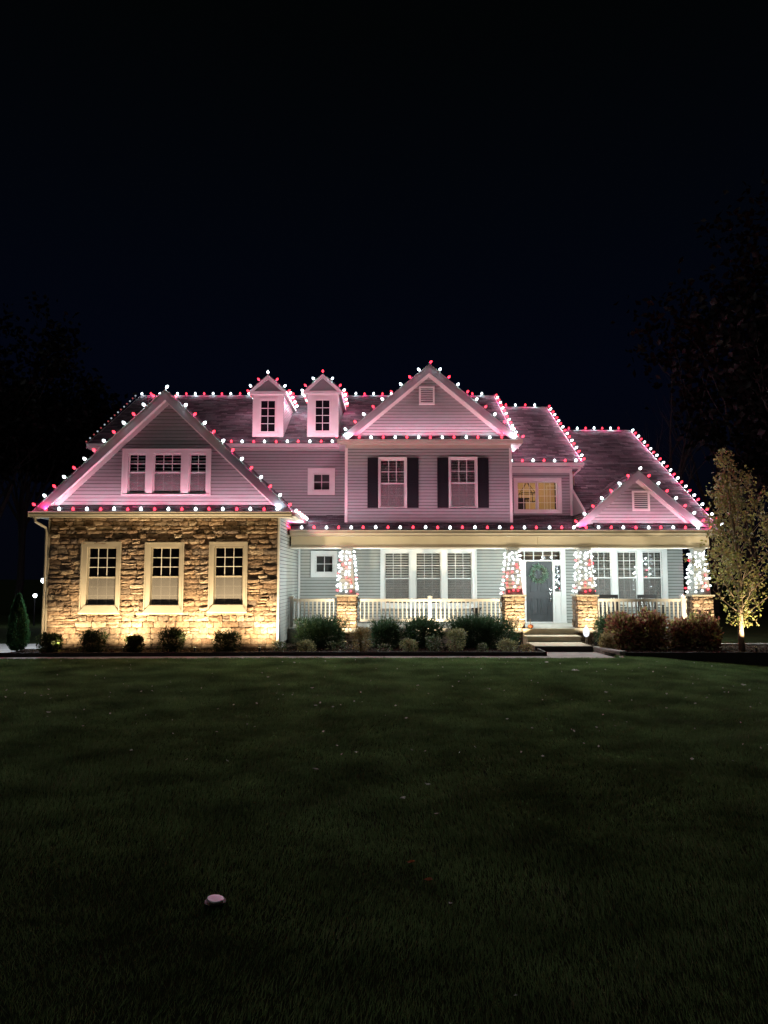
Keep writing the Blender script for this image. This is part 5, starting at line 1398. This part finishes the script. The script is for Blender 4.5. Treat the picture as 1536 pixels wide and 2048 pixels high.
# round lid in the lawn
lx, ly = G(430.5, 1802, .03)
LD = thing('utility_lid', "small round white cap set in the lawn", 'cap', (lx, ly, 0))
mb = MB(); n = 20
mb.lathe([(.050, .004), (.051, .010), (.048, .013), (.02, .0135)], 24, (0, 0, 0)); build('lid', mb, M['lid'], LD, Matrix.Translation((lx, ly, .035)) @ Matrix.Rotation(.10, 4, 'Y') @ Matrix.Rotation(.02, 4, 'X'))
mb = MB(); mb.lathe([(.064, -.03), (.066, .030)], 20, (lx, ly, 0)); build('pipe', mb, M['metal_dark'], LD)

# fallen leaves, the ones that show
def fallen(px, py, kind, size, label):
    size *= 1.35
    x, y = G(px, py, .05); z = ground_h(x, y) + .05; n = 8
    RR = random.Random(int(px * 7 + py)); a = RR.uniform(0, 6.28)
    mb = MB(); vs = [(0, 0, 0)]
    for k in range(n):
        r_ = size * (1.0 if k % 2 == 0 else .55) * RR.uniform(.75, 1.1); t = a + 2 * math.pi * k / n
        vs.append((r_ * math.cos(t), r_ * .75 * math.sin(t), RR.uniform(0, .45) * size))
    mb.add(vs, [(0, k + 1, (k + 1) % n + 1) for k in range(n)])
    mb.tone = .2
    S = build('fallen_leaf', mb, M[kind], None, Matrix.Translation((x, y, z)) @ Matrix.Rotation(RR.uniform(-.5, .3), 4, 'X'), label=label, category='leaf', group='fallen leaves on the lawn')
for a in ((632, 1538, 'leaf_white', .030, "pale fallen leaf left of the lawn's middle, farther than the bright pair"), (855, 1567, 'leaf_white', .024, "narrow bright fallen leaf in the middle of the lawn"), (806, 1594, 'leaf_white', .026, "brightest crumpled fallen leaf in the middle of the lawn"),
          (874, 1625, 'leaf_white', .020, "thin pale fallen leaf below the bright pair"), (823, 1720, 'leaf_rust', .034, "larger rust-coloured fallen leaf in the dark foreground"), (857, 1757, 'leaf_rust', .028, "smaller rust-coloured fallen leaf in the dark foreground"),
          (1150, 1344, 'leaf_white', .065, "pale fallen leaf just in front of the path landing"), (1093, 1325, 'leaf_white', .04, "pale fallen leaf near the corner of the timber edging"), (1243, 1314, 'leaf_white', .07, "pale fallen leaf by the block border"), (97, 1425, 'leaf_white', .035, "pale fallen leaf on the lawn's left side"),
          (1212, 1385, 'leaf_white', .03, "pale fallen leaf under the small gable's side of the lawn"), (674, 1492, 'leaf_white', .02, "tiny pale fallen leaf left of centre"), (624, 1376, 'leaf_white', .03, "pale fallen leaf in front of the first column"), (631, 1413, 'leaf_white', .03, "pale fallen leaf second out from the first column"),
          (901, 1805, 'leaf_white', .014, "tiny pale fallen leaf nearest the camera"), (1487, 1363, 'leaf_white', .05, "pale fallen leaf in front of the autumn tree"), (536, 1355, 'leaf_white', .03, "pale fallen leaf in front of the garage corner"), (1030, 2000, 'leaf_white', .010, "small pale leaf at the very front of the lawn")):
    fallen(*a)
g = np.random.default_rng(8); pts, dr = [], []
for i in range(220):
    y = g.uniform(8, 18.3); x = g.uniform(-.5, .5) * y * 1.1 + g.uniform(0, 2) ; pts.append((x, y, ground_h(x, y) + .05)); dr.append((g.normal(), g.normal(), g.uniform(0, .4)))
mk('leaf_litter', leaf_mesh('leaf_litter', pts, dr, .045, .014, M['leaf_white'], 8), None, kind='stuff')

# grass
def grass():
    g = np.random.default_rng(2)
    N = 820000
    # density per metre falls with distance, so that blades stay about as fine as a pixel
    yy = 3.0 + (18.58 - 3.0) * g.uniform(0, 1, N) ** .80
    xx = (g.uniform(-1, 1, N)) * (yy * .53 + .9)
    # beds and walk stay clear
    keep = np.where(xx < 5.8, yy < 18.56 + np.where(xx < -3, (xx + 3) * .045, 0), True)
    ex = g.uniform(5.85, 11.5, 26000); ey = g.uniform(18.3, 19.06, 26000)
    xx = np.concatenate([xx[keep], ex]); yy = np.concatenate([yy[keep], ey]); n = len(xx)
    d = np.maximum(0, xx - 5.9) / 4.2
    zz = -.30 * np.minimum(d, 2.2) ** 1.1 * np.clip(1.25 - np.abs(yy - 17.5) / 16, 0, 1)
    zz = zz + np.where(yy < 18.2, .018 * np.sin(xx * .9 + 1.3) * np.sin(yy * .7) + .010 * np.sin(xx * 2.3 + yy * 1.9), 0)
    clump = .5 + .5 * np.sin(xx * 3.1 + 2 * np.sin(yy * 2.3)) * np.sin(yy * 2.7 + 1.5 * np.sin(xx * 1.9))
    clump2 = .5 + .5 * np.sin(xx * 8.3 + 3 * np.sin(yy * 5.1)) * np.sin(yy * 9.7 + 2 * np.sin(xx * 6.9))
    h = (.026 + .016 * clump + .016 * clump2) * g.uniform(.6, 1.25, n); w = (.0009 + .00040 * yy) * g.uniform(.7, 1.3, n)
    a = g.uniform(0, 2 * math.pi, n); lean = g.uniform(.1, .9, n) * h; la = g.uniform(0, 2 * math.pi, n) * .5 + 2 * np.sin(xx * .8) + np.sin(yy * 1.1)
    c, s = np.cos(a) * w, np.sin(a) * w
    V = np.stack([np.stack([xx - c, yy - s, zz - .005], 1), np.stack([xx + c, yy + s, zz - .005], 1), np.stack([xx + np.cos(la) * lean, yy + np.sin(la) * lean, zz + h], 1)], 1).reshape(-1, 3)
    me = bpy.data.meshes.new('grass'); me.vertices.add(n * 3); me.vertices.foreach_set('co', V.ravel().astype(np.float32))
    me.loops.add(n * 3); me.loops.foreach_set('vertex_index', np.arange(n * 3, dtype=np.int32))
    me.polygons.add(n); me.polygons.foreach_set('loop_start', np.arange(0, n * 3, 3, dtype=np.int32)); me.polygons.foreach_set('loop_total', np.full(n, 3, dtype=np.int32))
    t = me.attributes.new('tone', 'FLOAT', 'FACE'); t.data.foreach_set('value', (g.uniform(.02, .98, n) * (.55 + .45 * clump)).astype(np.float32))
    me.materials.append(M['grass']); me.update(calc_edges=True)
    mk('grass', me, None, kind='stuff')
grass()
# mulch chips and ground cover specks in the beds
g = np.random.default_rng(9); pts, dr = [], []
for i in range(9000):
    if i % 3: x = g.uniform(-9.6, 4.0); y = g.uniform(bed_y(x) + .1, 20.3 if x < -2.9 else 22.1)
    else: x = g.uniform(5.95, 12); y = g.uniform(19.2, 22.2)
    pts.append((x, y, .075)); dr.append((g.normal(), g.normal(), g.normal() * .3))
mk('mulch_chips', leaf_mesh('mulch_chips', pts, dr, .05, .012, mat('bark_chip', rough=.9, tone=[(.06, .035, .022), (.03, .02, .014), (.11, .07, .045), (.04, .028, .02)]), 9), None, kind='stuff')
print('objects', len(bpy.data.objects))
